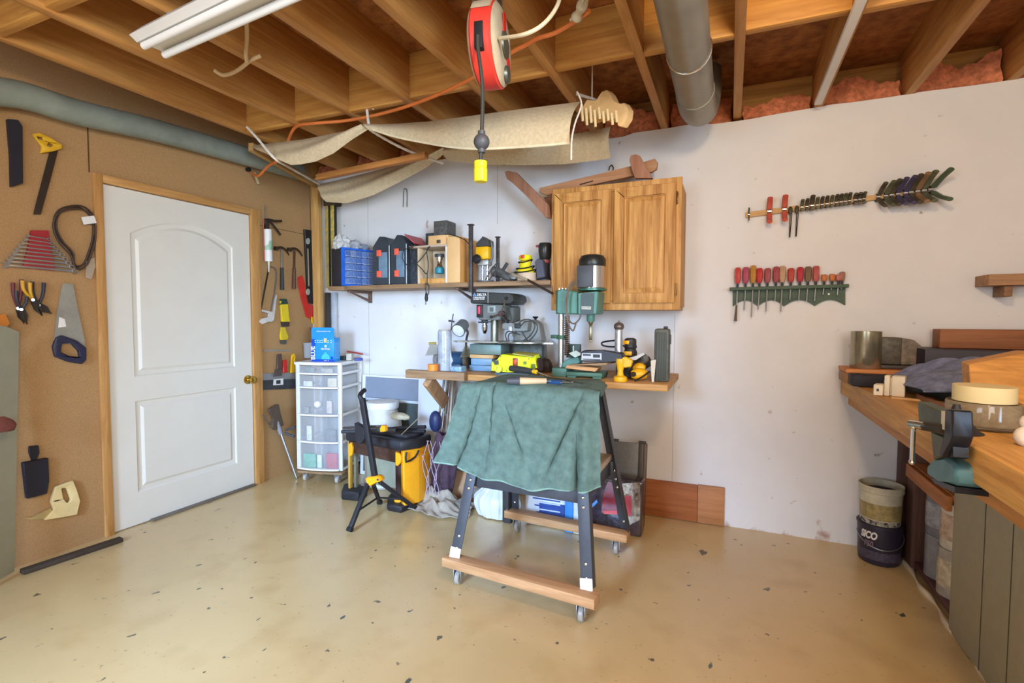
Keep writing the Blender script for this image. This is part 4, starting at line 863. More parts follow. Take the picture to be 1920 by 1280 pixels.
# ================================================================ LOWER BENCH SHELF AND MACHINES
BZ = .875; BY = 2.57
bx0, bx1 = P(768,700,Y=BY).x, P(1252,725,Y=BY).x
t = Thing('bench_shelf', 'wide wooden bench shelf braced on the white wall under the machines', 'shelf')
t.part('plank', MB().box(bx0+.10,bx1,BY,DY-.001,BZ-.034,BZ,.003), pine(0))
t.part('end_board', MB().box(bx0,bx0+.40,BY-.045,BY-.002,BZ-.034,BZ+.014,.003), dull(0))
t.part('brace', MB().bar(P(803,713,Y=BY+.03),P(850,775,Y=DY-.05),.04,.075,.003,up=(0,1,0)), wood('b58a5e',2))
for x_ in (-1.2,): t.part('brace', MB().bar((x_,BY+.06,BZ-.035),(x_,DY-.02,BZ-.33),.035,.05,.003), wood('b58a5e',2))
t.done()
def at_(px_, py_, Y, z=None):
    q = P(px_,py_,Y=Y); 
    return V((q.x,q.y,BZ+.001 if z is None else z))
# plastic wrap roll
q = at_(834,700,2.62); zt_ = P(833,617,Y=2.62).z
t = Thing('stretch_film_roll', 'upright roll of clear stretch film standing on the bench shelf', 'roll')
t.part('film', MB().lathe([(.001,0),(.040,0),(.041,.01),(.0425,.05),(.041,.1),(.042,.2),(.041,zt_-BZ-.012),(.03,zt_-BZ-.005)],q,28), mt('a4abb4',.18,0,.2,14,.3,spec=.7))
t.part('core', MB().lathe([(.036,0),(.036,.012),(.030,.012),(.030,.004),(.001,.004)],V((q.x,q.y,zt_-.014)),24), mt('a89c8a',.7))
t.part('loose_end', MB().prism([q+V(v) for v in ((.043,-.012,.01),(.055,-.01,.03),(.049,-.01,.05),(.062,-.01,.07),(.05,-.01,.1),(.043,-.012,.14))],(0,.003,0)), mt('c6ccd4',.2,alpha=.6)); t.done()
# orange tape
q = at_(812,701,BY-.025,BZ+.0155); one('tape_roll', MB().lathe([(.012,0),(.031,0),(.031,.038),(.012,.038)],q,24), mt('f08428',.4,var=.04), 'small orange tape roll on the left end of the bench shelf', 'tape')
# small clear bag of screws
q = at_(860,698,2.64); one('screw_box', MB().box(q.x-.035,q.x+.04,2.60,2.67,BZ+.001,BZ+.04,.008), mt('8fb0cc',.3,0,.35,60,.3), 'small pale blue clear box of screws beside the film roll', 'box')
# bench grinder
t = Thing('bench_grinder', 'dark blue bench grinder with pale guards partly behind the film roll', 'grinder')
q = at_(850,690,2.98); gz = P(850,672,Y=2.98).z
dblue = mt('2b4a66',.4,var=.1)
t.part('motor', MB().cyl((q.x-.08,2.98,gz),(q.x+.11,2.98,gz),.05,n=24), dblue)
t.part('base', MB().box(q.x-.06,q.x+.08,2.93,3.03,BZ+.001,gz-.03,.006), dblue)
for s_,xo in ((-1,q.x-.09),(1,q.x+.135)):
    wh = t.part('wheel_guard', MB().cyl((xo-.022,2.98,gz+.004),(xo+.022,2.98,gz+.004),.066,n=26), dblue)
    t.part('grinding_wheel', MB().cyl((xo-.015,2.94,gz-.005),(xo+.015,2.94,gz-.005),.052,n=24), mt('8a8884',.9,bump=.3), parent=wh)
t.part('spark_guard', MB().prism([P(x,y,Y=2.87) for x,y in ((807,644),(820,646),(820,664),(797,667))],(0,.004,0)), mt('b4b4a8',.3,alpha=.8), label='clear spark guard on the left')
t.part('guard_knob', MB().cyl(P(804,644,Y=2.88),P(818,643,Y=2.9),.009,n=10), mt('b8a848',.5))
t.part('spark_guard', MB().prism([P(x,y,Y=2.86) for x,y in ((873,645),(881,652),(880,669),(862,670))],(0,.004,0)), mt('a0a694',.3,alpha=.5), label='clear spark guard on the right'); t.done()
# drill press
t = Thing('drill_press', 'black and grey bench drill press with chrome chuck below the shelf', 'drill press')
Yd = 2.97; dx = lambda px_: P(px_,580,Y=Yd).x; dzz = lambda y: P(915,y,Y=Yd-.03).z
bk = mt('34352f',.45,var=.1)
yf = Yd-.10
t.part('belt_cover', MB().prism([V((P(x,y,Y=yf).x,yf,P(x,y,Y=yf).z)) for x,y in ((881,566),(882,557),(889,547),(955,549),(962,553),(964,563),(957,570),(884,569))],(0,.22,0),bev=.006), bk)
t.part('cover_seam', MB().box(P(914,560,Y=yf-.002).x,P(916,560,Y=yf-.002).x,yf-.003,yf-.0005,P(914,568,Y=yf).z,P(914,548,Y=yf).z,.001), grey)
yh = Yd-.07
hb_ = lambda x0,x1,yt,yb_,y,dep,b=.004: MB().box(P(x0,(yt+yb_)/2,Y=y).x,P(x1,(yt+yb_)/2,Y=y).x,y,y+dep,P(x0,yb_,Y=y).z,P(x0,yt,Y=y).z,b)
t.part('head', MB().prism([P(x,y,Y=yh) for x,y in ((893,571),(944,571),(943,590),(935,600),(899,600),(893,590))],(0,.13,0),bev=.004), mt('6d706b',.45))
sw = t.part('switch_box', hb_(893,905,571,595,yh-.008,.03), mt('2c2622',.5)); t.part('red_switch', hb_(895.5,900,574,588,yh-.012,.006,.001), mt('d84a5c',.4), parent=sw)
t.part('front_plate', hb_(914,929,573,586,yh-.003,.004,.001), mt('9aa29c',.4)); 
t.part('speed_chart', hb_(918,925,576,584,yh-.005,.0015,0), mt('5c6460',.4))
xq = P(910,600,Y=yh+.06).x; zc2 = P(910,600,Y=yh+.03).z
t.part('quill', MB().cyl((xq,yh+.05,zc2-.02),(xq,yh+.05,zc2+.01),.022,n=18), dkgrey)
t.part('chuck', MB().lathe([(.005,-.088),(.010,-.084),(.016,-.07),(.019,-.06),(.019,-.035),(.015,-.03),(.015,-.02)],(xq,yh+.05,zc2),20), chrome)
t.part('depth_stop', MB().bar(P(897,604,Y=yh),P(920,603,Y=yh),.012,.01,.002), dkgrey)
xc = P(926,630,Y=Yd+.06).x
t.part('column', MB().cyl((xc,Yd+.07,BZ+.02),(xc,Yd+.07,P(926,597,Y=Yd).z),.026,n=22), mt('8c8878',.3,.6))
t.part('base', MB().box(xc-.09,xc+.09,Yd-.10,Yd+.12,BZ+.001,BZ+.022,.006), dkgrey)
hubp = P(939,588,Y=yh-.015)
t.part('feed_hub', MB().cyl(hubp,hubp+V((0,.03,0)),.02,n=18).cyl(hubp-V((0,.008,0)),hubp,.012,n=14), mt('4a3430',.4))
for x,y in ((949,559),(921,594),(952,603)):
    e = P(x,y,Y=yh-.035); h_ = t.part('feed_handle', MB().cyl(hubp,e,.0045,n=8), chrome); t.part('handle_knob', MB().sph(e,.010), black, parent=h_)
t.part('motor', MB().lathe([(.055,-.09),(.062,-.07),(.062,.04),(.05,.05)],(P(952,588,Y=Yd+.06).x+.01,Yd+.09,P(952,588,Y=Yd).z),22), mt('52544e',.5))
t.part('motor_cable', MB().tube([P(951,577,Y=Yd-.05),P(957,588,Y=Yd-.06),P(958,600,Y=Yd-.06),P(952,598,Y=Yd-.06),P(953,584,Y=Yd-.06)],.004,6), mt('3a3a34',.5))
mcap = frame(P(898,558,Y=yf-.001),(1,0,0),(0,0,1))
text('DELTA', .022, frame(P(903,552.5,Y=yf-.0015),(1,0,0),(0,0,1)), white, t.r, bold=.0006)
t.part('logo_triangle', MB().prism([P(x,y,Y=yf-.001) for x,y in ((886.5,555),(893.5,555),(890,548.5))],(0,-.001,0),holes=[[P(x,y,Y=yf-.001) for x,y in ((888.6,554),(891.4,554),(890,551.2))]]), mt('7ea8e8',.4))
text('12" BENCH DRILL PRESS', .0125, frame(P(898,557.5,Y=yf-.0015),(1,0,0),(0,0,1)), white, t.r, bold=.0004, sx=.62)
text('MACHINERY & TOOLS', .011, frame(P(898,560.8,Y=yf-.0015),(1,0,0),(0,0,1)), white, t.r, bold=.0003, sx=.72)
t.done()
# clamp-on lamp
t = Thing('work_lamp', 'grey clamp lamp head on the bench beside the film roll', 'lamp')
a_, b_ = P(859,620,Y=2.93), P(873,603,Y=3.03)
t.part('shade', MB().lathe([(.030,.10),(.040,.085),(.043,.03),(.048,.0),(.046,.0),(.040,.03),(.001,.04)],a_,24,axis=b_-a_), mt('6e7070',.45))
t.part('lens', MB().lathe([(.001,.006),(.042,.004),(.042,.0),(.001,-.002)],a_,24,axis=b_-a_), mt('e9ecec',.15))
t.part('arm', MB().tube([lerp(a_,b_,.6),P(877,622,Y=2.99),P(874,640,Y=3.0),V((P(874,650,Y=3).x,3.0,BZ+.01))],.008,8), dkgrey)
t.part('clamp_foot', MB().cyl((P(874,650,Y=3).x,3.0,BZ+.001),(P(874,650,Y=3).x,3.0,BZ+.02),.03), dkgrey)
t.done()
one('thin_rod', MB().tube([P(850,588,Y=2.92),P(848,600,Y=2.92),P(845,625,Y=2.92),V((P(843,640,Y=2.92).x,2.92,BZ+.06))],.0035,6).bar(P(841,601,Y=2.92),P(852,603,Y=2.92),.006,.012,.001), dkgrey, 'thin dark rod with a small cross piece standing behind the film roll', 'rod')
# scroll saw
t = Thing('scroll_saw', 'grey scroll saw with round table and black cable loops at the middle of the bench', 'scroll saw')
gs = mt('8b8c84',.4,.2,.06)
Ys = 2.78; sp_ = lambda x,y,Y=Ys: P(x,y,Y=Y)
tz = P(960,641,Y=Ys).z
t.part('rear_body', MB().prism([sp_(x,y,3.0) for x,y in ((985,603),(1000,598),(1012,606),(1019,640),(1020,672),(990,672),(960,668),(962,622),(975,618))],(0,.07,0),bev=.01), gs)
t.part('upper_arm', MB().prism([sp_(x,y,2.95) for x,y in ((941,606),(952,603),(962,607),(975,600),(992,601),(990,620),(975,622),(960,619),(941,617))],(0,.05,0),bev=.005), gs)
t.part('blade_holder', MB().box(sp_(934,620).x,sp_(941,620).x,2.93,2.96,sp_(934,632).z,sp_(934,612).z,.003), mt('c8ced0',.4,.3))
t.part('spring_block', MB().box(sp_(946,610).x,sp_(956,610).x,2.93,2.95,sp_(946,616).z,sp_(946,606).z,.002), dkgrey)
t.part('tension_knob', MB().lathe([(.004,0),(.008,.02),(.02,.028),(.016,.034)],V((sp_(1004,598,3.03).x,3.03,sp_(1004,603,3.03).z)),12), black)
t.part('table', MB().lathe([(.001,0),(.16,0),(.172,.004),(.172,.010),(.001,.011)],V((sp_(985,642,2.80).x,2.80,tz-.004)),40), mt('a8a89c',.25,.7))
t.part('table_extension', MB().prism([V((x,y,tz-.004)) for x,y in ((sp_(852,640).x,Ys-.02),(sp_(868,640).x,Ys-.10),(sp_(1043,640).x+.0,Ys-.06),(sp_(1040,640).x,Ys+.02),(sp_(900,640).x,Ys+.10))],(0,0,.008)), mt('b6b4a4',.22,.7))
t.part('trunnion', MB().prism([sp_(x,y,2.86) for x,y in ((913,652),(921,652),(924,664),(936,676),(930,684),(918,672))],(0,.008,0)), mt('c6c6c2',.3,.6))
t.part('lower_frame', MB().box(sp_(925,660).x,sp_(1000,660).x,2.93,2.98,BZ+.001,tz-.006,.008), mt('5a5a50',.5,.2,.3,30))
for k in range(2):
    t.part('cable_loop', MB().tube([sp_(x+k*5,y+k*3,2.86-.008*k) for x,y in ((968,612),(980,600),(996,600),(1003,612),(993,630),(975,641),(955,642),(948,630),(953,621),(970,624))],.0042,6), mt('46443e',.5))
t.part('work_blade_guard', MB().tube([sp_(978,620,2.9),sp_(985,632,2.9),sp_(991,640,2.9)],.004,6), dkgrey)
t.part('tilt_knob', MB().cyl(sp_(939,654,2.85),sp_(939,654,2.88),.012), mt('3a3a38',.5)); t.done()
# green-blue stacked tins and boards
q0,q1 = P(880,690,Y=2.74).x,P(921,690,Y=2.74).x
pb = MB().box(q0,q1,2.74,2.88,BZ+.002,P(900,685,Y=2.74).z,.004); one('blue_metal_box', pb, mt('6f90ac',.4,var=.08), 'pale blue steel box on the bench shelf, lower of two', 'box')
one('blue_metal_box', MB().box(q0+.005,q1,2.75,2.88,P(900,685,Y=2.74).z+.001,P(900,672,Y=2.74).z,.004), mt('7c9cb4',.4,var=.08), 'pale blue steel box on the bench shelf, upper of two', 'box')
one('wood_offcut', MB().box(q0,q1+.01,2.745,2.88,P(900,672,Y=2.74).z+.001,P(900,665,Y=2.74).z,.002), pale(0), 'pale wooden offcut lying on the blue steel boxes', 'board')
one('green_tray', MB().box(q0-.005,q1+.06,2.75,2.88,P(900,665,Y=2.74).z+.001,P(900,645,Y=2.75).z,.006), mt('6f8078',.45,.2), 'grey green metal machine bed lying on the offcut under the round table', 'tray')
# lime green unit
t = Thing('lime_sander_unit', 'bright lime green benchtop power unit with red switch at the shelf front', 'power unit')
Yl = 2.60; lz = BZ+.048
lp = lambda x,y,Y=Yl: P(x,y,Y=Y)
lz0 = lp(960,704).z
t.part('body', MB().prism([lp(x,y) for x,y in ((936,667),(941,664),(996,670),(994,697),(955,698),(920,696),(921,677),(933,676))],(0,.10,0),bev=.005), lime)
t.part('sloped_top', MB().prism([lp(961,664),lp(998,670),P(1012,664,Y=Yl+.10),P(970,660,Y=Yl+.10)],(0,0,.006)), mt('b0aa54',.6))
t.part('end_cap', MB().cyl(P(997,681,Y=Yl+.05),P(1010,679,Y=Yl+.05),.045,n=24), lime)
t.part('dark_port', MB().cyl(P(1006,684,Y=Yl+.05),P(1014,683,Y=Yl+.05),.038,n=20), mt('3a2826',.6))
t.part('dust_port', MB().lathe([(.02,0),(.02,.02),(.014,.02),(.014,.004)],lp(936.5,691,Yl-.002),20,axis=(0,-1,0)), mt('e4ec50',.4))
sw = t.part('switch_plate', MB().box(lp(962,679).x,lp(971,679).x,Yl-.005,Yl-.0005,lp(962,687).z,lp(962,671).z,.002), mt('8a3a24',.4))
t.part('rocker', MB().box(lp(964,679).x,lp(969,679).x,Yl-.009,Yl-.005,lp(964,682).z,lp(964,674).z,.001), mt('e0502c',.4), parent=sw)
t.part('dial', MB().cyl(lp(984,680,Yl-.012),lp(984,680,Yl),.009,n=14), mt('6a7a2c',.5))
for x,y in ((939,668),(991.5,672.5),(950,695)): t.part('screw', MB().cyl(lp(x,y,Yl-.003),lp(x,y,Yl),.003,n=8), dkgrey)
t.part('left_lever', MB().prism([lp(x,y,Yl-.01) for x,y in ((924,677),(933,675),(934,683),(928,684))],(0,.01,0)), mt('4a4c44',.5))
t.part('vent_slots', MB().box(lp(996,686).x,lp(1003,686).x,Yl+.0,Yl+.005,lp(996,692).z,lp(996,682).z,.001), mt('6c7420',.6))
t.part('feet', MB().box(lp(925,700).x,lp(990,700).x,Yl+.01,Yl+.09,P(950,703,Y=Yl).z-.02,lp(950,699).z,.003), mt('5c6a70',.5)); 
t.done()
# grinder-like black bits behind the lime unit
one('dark_machine_foot', MB().blob(V((P(1022,685,Y=2.85).x,2.87,BZ+.03)),(.035,.03,.055),4,2,.4), mt('40322c',.6,.2,.3,30), 'dark oily lump of machine parts between the lime unit and the green mortiser', 'machine part')
# mortiser
t = Thing('hollow_chisel_mortiser', 'green mortising machine with black motor and coiled column spring', 'mortiser')
mg = mt('54806f',.42,.1,.1,12); Ym = 2.675; mp_ = lambda x,y,Y=Ym: P(x,y,Y=Y)
mx = lambda px_,Y=Ym: P(px_,600,Y=Y).x; mz = lambda y,Y=Ym: P(1070,y,Y=Y).z
t.part('head_casting', MB().prism([mp_(x,y) for x,y in ((1044,545),(1054,541),(1084,547),(1084,589),(1050,589),(1043,587))],(0,.11,0),bev=.006).cyl((mx(1051),Ym+.04,mz(588)),(mx(1051),Ym+.04,mz(543)),.038,n=22), mg)
t.part('front_housing', MB().prism([mp_(x,y,Ym-.03) for x,y in ((1083,548),(1120,548),(1122,545),(1119,589),(1083,590))],(0,.15,0),bev=.005), mg)
fp = t.part('black_cover', MB().prism([mp_(x,y,Ym-.034) for x,y in ((1089,552),(1093,549),(1114,549),(1112,589),(1088,590))],(0,.004,0)), mt('3b4a44',.4))
t.part('name_plate', MB().prism([mp_(x,y,Ym-.036) for x,y in ((1090.5,574),(1108,574.5),(1108,580),(1090.5,579.5))],(0,.0015,0)), mt('d0ccb8',.4), parent=fp)
text('RECORD', .0125, frame(mp_(1099.3,577,Ym-.0366),(1,0,0),(0,0,1)), mt('4a6a58',.5), t.r, sx=.95)
t.part('top_flange', MB().lathe([(.065,mz(546)),(.078,mz(545)),(.078,mz(541.5)),(.065,mz(541))],(mx(1106),Ym+.04,0),28), mt('3c6c5a',.35,.3))
xm_ = mx(1106)
t.part('motor_barrel', MB().lathe([(.064,mz(541)),(.069,mz(540)),(.069,mz(499)),(.064,mz(498.5))],(xm_,Ym+.04,0),32), mt('c8c4bc',.2,.85,.04))
t.part('motor_cap', MB().lathe([(.070,mz(500)),(.0725,mz(498)),(.0725,mz(487)),(.060,mz(480)),(.035,mz(477.5)),(.001,mz(477))],(xm_,Ym+.04,0),32), mt('23221f',.35))
t.part('capacitor_box', MB().box(mx(1084),mx(1114),Ym-.035,Ym+.03,mz(539,Ym-.03),mz(498,Ym-.03),.005), mt('4a4c50',.45))
t.part('column', MB().cyl((mx(1046),Ym+.06,BZ+.03),(mx(1046),Ym+.06,mz(588)),.017,n=20), mt('c6c2b4',.2,.85))
coil = [V((mx(1057.5)+.0135*cos(q),Ym+.06+.0135*sin(q),mz(592)+(mz(668)-mz(592))*q/(2*pi*19))) for q in [k*2*pi/10 for k in range(191)]]
t.part('spring', MB().tube(coil,.0035,6,sub=1), mt('7a5e4a',.35,.7))
t.part('spring_rod', MB().cyl((mx(1057.5),Ym+.06,mz(672)),(mx(1057.5),Ym+.06,mz(589)),.004), mt('4c3c30',.5,.5))
t.part('collar', MB().cyl((mx(1046),Ym+.06,mz(637)),(mx(1046),Ym+.06,mz(629)),.026,n=18).bar((mx(1028),Ym+.05,mz(632)),(mx(1044),Ym+.05,mz(632)),.02,.02,.003), mt('34543c',.5))
t.part('quill', MB().lathe([(.018,mz(603)),(.022,mz(601)),(.023,mz(590))],(mx(1105),Ym+.03,0),20), mg)
t.part('hollow_chisel', MB().box(mx(1102.5),mx(1107.5),Ym+.024,Ym+.036,mz(637),mz(611),.001).lathe([(.006,mz(611)),(.014,mz(604)),(.014,mz(603))],(mx(1105),Ym+.03,0),16).lathe([(.001,mz(641)),(.006,mz(639)),(.005,mz(637))],(mx(1105),Ym+.03,0),8), mt('8c7c58',.3,.8))
t.part('base', MB().box(mx(1036),mx(1064),Ym-.01,Ym+.13,BZ+.001,mz(690),.006).box(mx(1062,Ym-.03),mx(1130,Ym-.03),Ym-.03,Ym+.12,BZ+.012,mz(697,Ym-.03),.004).box(mx(1064,Ym-.03),mx(1080,Ym-.03),Ym-.028,Ym+.118,BZ+.001,BZ+.0115,.001).box(mx(1112,Ym-.03),mx(1128,Ym-.03),Ym-.028,Ym+.118,BZ+.001,BZ+.0115,.001), mt('4a6c56',.5,.1))
t.part('base_web', MB().prism([mp_(x,y,Ym+.05) for x,y in ((1044,688),(1066,672),(1085,668),(1088,680),(1062,690))],(0,.06,0),bev=.004), mg)
t.part('fence', MB().box(mx(1064,Ym+.09),mx(1088,Ym+.09),Ym+.09,Ym+.12,mz(670,Ym+.09),mz(645,Ym+.09),.004).bar(mp_(1066,668,Ym+.04),mp_(1098,664,Ym+.04),.02,.018,.003), mt('31423a',.5))
t.part('hold_down', MB().tube([mp_(1075,664,Ym),mp_(1075,648,Ym)],.004,6,sub=1).prism([mp_(x,y,Ym-.01) for x,y in ((1066,662),(1080,657),(1092,664),(1078,670))],(0,.03,0)), mt('a8a894',.4,.4))
t.part('cable', MB().tube([mp_(x,y,Ym-.05) for x,y in ((1083,527),(1072,530),(1066,542),(1061,560),(1061,580),(1064,600),(1068,612),(1074,620),(1078,612),(1080,605))],.0045,7).tube([mp_(x,y,Ym-.045) for x,y in ((1084,530),(1070,536),(1064,560),(1064,590),(1070,604),(1078,606),(1086,598),(1089,590))],.0045,7), mt('6c5c4c',.5))
for x in (1045,1051,1057): t.part('bolt', MB().cyl((mx(x),Ym+.03,mz(543)),(mx(x),Ym+.03,mz(539)),.006,n=8), steel)
t.done()
one('mortiser_wood_pad', MB().prism([P(x,y,Y=2.65) for x,y in ((1059,690),(1063,684),(1122,690),(1116,697))],(0,.10,.0),bev=.002), wood('d09a62',0), 'orange wooden pad lying on the table of the green mortiser', 'board')
one('thin_plywood', MB().bar(P(1076,683,Y=2.72),P(1146,680,Y=2.69),.14,.008,.001), wood('a8845e',0), 'thin brown board lying above the mortiser pad', 'board')
# battery charger / laser box
t = Thing('black_tool_battery', 'long black power pack with white label lying over the mortiser base', 'battery')
Yb_ = 2.61; bp_ = lambda x,y,Y=Yb_: P(x,y,Y=Y)
t.part('body', MB().prism([bp_(x,y) for x,y in ((1088,661),(1093,657),(1128,657),(1166,662),(1168,670),(1165,679),(1128,678),(1092,678),(1088,672))],(0,.07,0),bev=.005), mt('2a2628',.4))
lb = t.part('label', MB().prism([bp_(x,y,Yb_-.001) for x,y in ((1091,662),(1128,662),(1128,675),(1090,675))],(0,.0005,0)), mt('c4c4c2',.4))
t.part('label_print', MB().box(bp_(1093,664).x,bp_(1108,664).x,Yb_-.002,Yb_-.001,bp_(1093,666.5).z,bp_(1093,663.5).z,0).box(bp_(1093,672).x,bp_(1126,672).x,Yb_-.002,Yb_-.001,bp_(1093,674).z,bp_(1093,672).z,0).box(bp_(1112,667).x,bp_(1125,667).x,Yb_-.002,Yb_-.001,bp_(1112,670).z,bp_(1112,664).z,0), dkgrey, parent=lb); t.done()
# chrome torch
t = Thing('chrome_flask', 'upright chrome ribbed cylinder with a dark round cap', 'flask')
q = P(1160,661,Y=2.74)
t.part('body', MB().lathe([(.017,-.0),(.022,.005),(.0215,.1),(.020,.14),(.014,.15)],V((q.x,2.74,P(1160,661,Y=2.74).z)),12), mt('cfd0d2',.15,.7,.2,30))
t.part('cap', MB().sph(V((q.x,2.74,P(1160,612,Y=2.74).z)),.028,(1,1,.85),20).lathe([(.006,.0),(.004,.012)],V((q.x,2.74,P(1160,605,Y=2.74).z)),8), mt('6a5c54',.3,.4))
t.part('stem', MB().cyl(V((q.x,2.74,BZ+.001)),V((q.x,2.74,P(1160,661,Y=2.74).z)),.014), dkgrey); t.done()
# yellow stand tool (jigsaw)
t = Thing('yellow_tool_stand', 'yellow handled tool standing on a round yellow foot at the shelf front', 'tool')
q = P(1163,716,Y=2.70); Yy = 2.84
q = V((P(1163,716,Y=2.62).x,2.62,BZ+.001)); yl = mt('edb11a',.4,var=.05)
zq = lambda y: P(1163,y,Y=2.62).z
t.part('foot', MB().lathe([(.034,0),(.036,.006),(.034,.022),(.02,.03)],q,22), yl)
t.part('body', MB().lathe([(.014,zq(709)),(.018,zq(703)),(.014,zq(696)),(.02,zq(685)),(.024,zq(678)),(.022,zq(672))],(q.x,2.62,0),18), yl)
t.part('upper_arm', MB().prism([P(x,y,Y=2.61) for x,y in ((1158,674),(1172,668),(1186,676),(1183,688),(1170,690),(1164,684))],(0,.03,0),bev=.005), yl); t.done()
def yblob(nm, lab, segs, cat='power tool'):
    t = Thing(nm, lab, cat)
    for pn_,mb_,m_ in segs: t.part(pn_,mb_,m_)
    t.done()
Pq = lambda x,y,Y=2.80: P(x,y,Y=Y)
ydw = mt('efae16',.4,var=.06)
yblob('orbital_sander','yellow and black sander standing behind the chrome cylinder',[
 ('top_grip', MB().lathe([(.03,0),(.034,.008),(.032,.028),(.02,.036)],V((Pq(1180,650).x,2.83,Pq(1180,646).z)),20), mt('3a322c',.5)),
 ('yellow_front', MB().box(Pq(1168,641).x,Pq(1180,641).x,2.795,2.805,Pq(1168,645).z,Pq(1168,638).z,.003), ydw),
 ('body', MB().lathe([(.036,0),(.038,.02),(.03,.04),(.036,.05),(.03,.075)],V((Pq(1180,670).x,2.83,Pq(1180,668).z)),20), mt('2e2a28',.5)),
 ('yellow_band', MB().box(Pq(1169,661).x,Pq(1185,661).x,2.79,2.80,Pq(1169,666).z,Pq(1169,658).z,.003), ydw),
 ('lower_body', MB().lathe([(.05,0),(.052,.01),(.045,.06),(.036,Pq(1180,668).z-BZ-.002)],V((Pq(1180,690).x,2.83,BZ+.001)),22), mt('33302c',.5)),
 ('cable', MB().tube([Pq(1170,648),Pq(1150,650),Pq(1132,648),Pq(1128,643),Pq(1136,640),Pq(1155,638),Pq(1168,640)],.005,7), black)])
yblob('cordless_drill','yellow and black drill lying on the shelf with silver body, upper one',[
 ('motor_body', MB().tube([P(1196,688,Y=2.78),P(1206,680,Y=2.79),P(1216,676,Y=2.81)],lambda u:.03+.006*sin(pi*u),14), mt('3c3834',.45)),
 ('yellow_shell', MB().tube([P(1188,692,Y=2.735),P(1198,688,Y=2.73),P(1210,690,Y=2.73)],lambda u:.012+.012*sin(pi*u),12), ydw),
 ('metal_collar', MB().cyl(P(1203,674,Y=2.76),P(1211,671,Y=2.78),.024,n=18), mt('a8a49c',.3,.6))])
yblob('cordless_drill','yellow and black drill lying lowest on the shelf right of the yellow foot',[
 ('yellow_shell', MB().tube([V((P(1184,712,Y=2.68).x,2.68,BZ+.032)),V((P(1198,708,Y=2.68).x,2.68,BZ+.036)),V((P(1213,706,Y=2.69).x,2.69,BZ+.034))],lambda u:.018+.012*sin(pi*u),12), ydw),
 ('chuck', MB().cyl(V((P(1186,712,Y=2.65).x,2.645,BZ+.036)),V((P(1192,712,Y=2.66).x,2.67,BZ+.036)),.013,n=14), mt('3a332c',.4)),
 ('black_grip', MB().tube([V((P(1176,716,Y=2.74).x,2.74,BZ+.03)),V((P(1180,700,Y=2.74).x,2.74,BZ+.07)),V((P(1184,690,Y=2.74).x,2.75,BZ+.10))],.026,12), mt('2c2826',.5)),
 ('strap', MB().tube([P(1190,714,Y=2.64),P(1205,706,Y=2.64),P(1218,696,Y=2.66)],.005,6), black)])
one('white_paper', MB().prism([P(x,y,Y=2.72) for x,y in ((1172,672),(1190,668),(1207,661),(1209,664),(1192,675),(1174,675))],(0,.02,.001)), mt('cdc8bc',.6), 'folded pale leaflet stuck between the yellow tools', 'paper')
one('cream_card', MB().prism([P(x,y,Y=2.66) for x,y in ((1220,676),(1230,674),(1226,716),(1222,717))],(0,.004,0)), mt('d4ccb4',.6), 'cream card standing between the yellow drills and the black case', 'card')
# dark tool case upright
t = Thing('ribbed_tool_case', 'dark grey ribbed plastic case standing upright at the right end of the bench shelf', 'case')
X0,X1,Y0,Y1,_,Z1 = fb(1226,1254,616,720,2.68,.08)
t.part('shell', MB().box(X0,X1,Y0,Y1,BZ+.001,Z1,.012), mt('585b50',.55,var=.2,scale=30))
for k in range(4):
    x = X0+.012+(X1-X0-.024)*(k+.5)/4; t.part('rib', MB().box(x-.008,x+.006,Y0-.006,Y0+.001,BZ+.012,Z1-.02,.003), mt('484b42',.55))
t.part('latch', MB().box(X1-.004,X1+.006,Y0+.02,Y0+.05,Z1-.08,Z1-.03,.002).box(X1-.03,X1-.01,Y0+.01,Y0+.04,Z1+.0005,Z1+.012,.003), dkgrey); t.done()
# ================================================================ SAW STAND WITH GREEN TOWEL
t = Thing('saw_stand', 'black metal saw stand on two wooden skids with casters under the green towel', 'stand')
gun = mt('4a4b4f',.5,.35,.12,10); TZ = .895
tops = {(-1,-1):V((-1.035,2.13,TZ-.03)),(1,-1):V((-.60,2.13,TZ-.03)),(-1,1):V((-1.035,2.46,TZ-.03)),(1,1):V((-.585,2.44,TZ-.03))}
RZ = .085; RT = .125
feet = {(-1,-1):V((P(852,1045,Y=1.95).x,1.955,RT)),(1,-1):V((P(1101,1108,Y=1.93).x,1.925,RT)),(-1,1):V((-1.10,2.60,RT)),(1,1):V((P(1172,1000,Y=2.57).x,2.575,RT))}
for k in tops:
    a_, b_ = feet[k], tops[k]; s_, r_ = k
    lg = t.part('leg', MB().bar(a_,b_,.048,.005,.001,up=(0,1,0)).bar(a_+V((.023*s_*-1*-1,.02*(-r_),0)),b_+V((.023*s_,.02*(-r_),0)),.005,.045,.001,up=(0,1,0)), gun)
    for f_ in ((.05,.12,.40,.45,.66) if r_ < 0 else (.05,.3,.36,.42)):
        q = lerp(a_,b_,f_)+V((0,-.003,0)); t.part('bolt', MB().sph(q,.008,(1,.6,1),10), chrome, parent=lg)
    if r_ < 0: t.part('white_foot_pad', MB().bar(a_+V((0,-.006,-.004)),lerp(a_,b_,.055)+V((0,-.006,0)),.052,.008,.003,up=(0,1,0)), white, parent=lg, label='white painted foot tip')
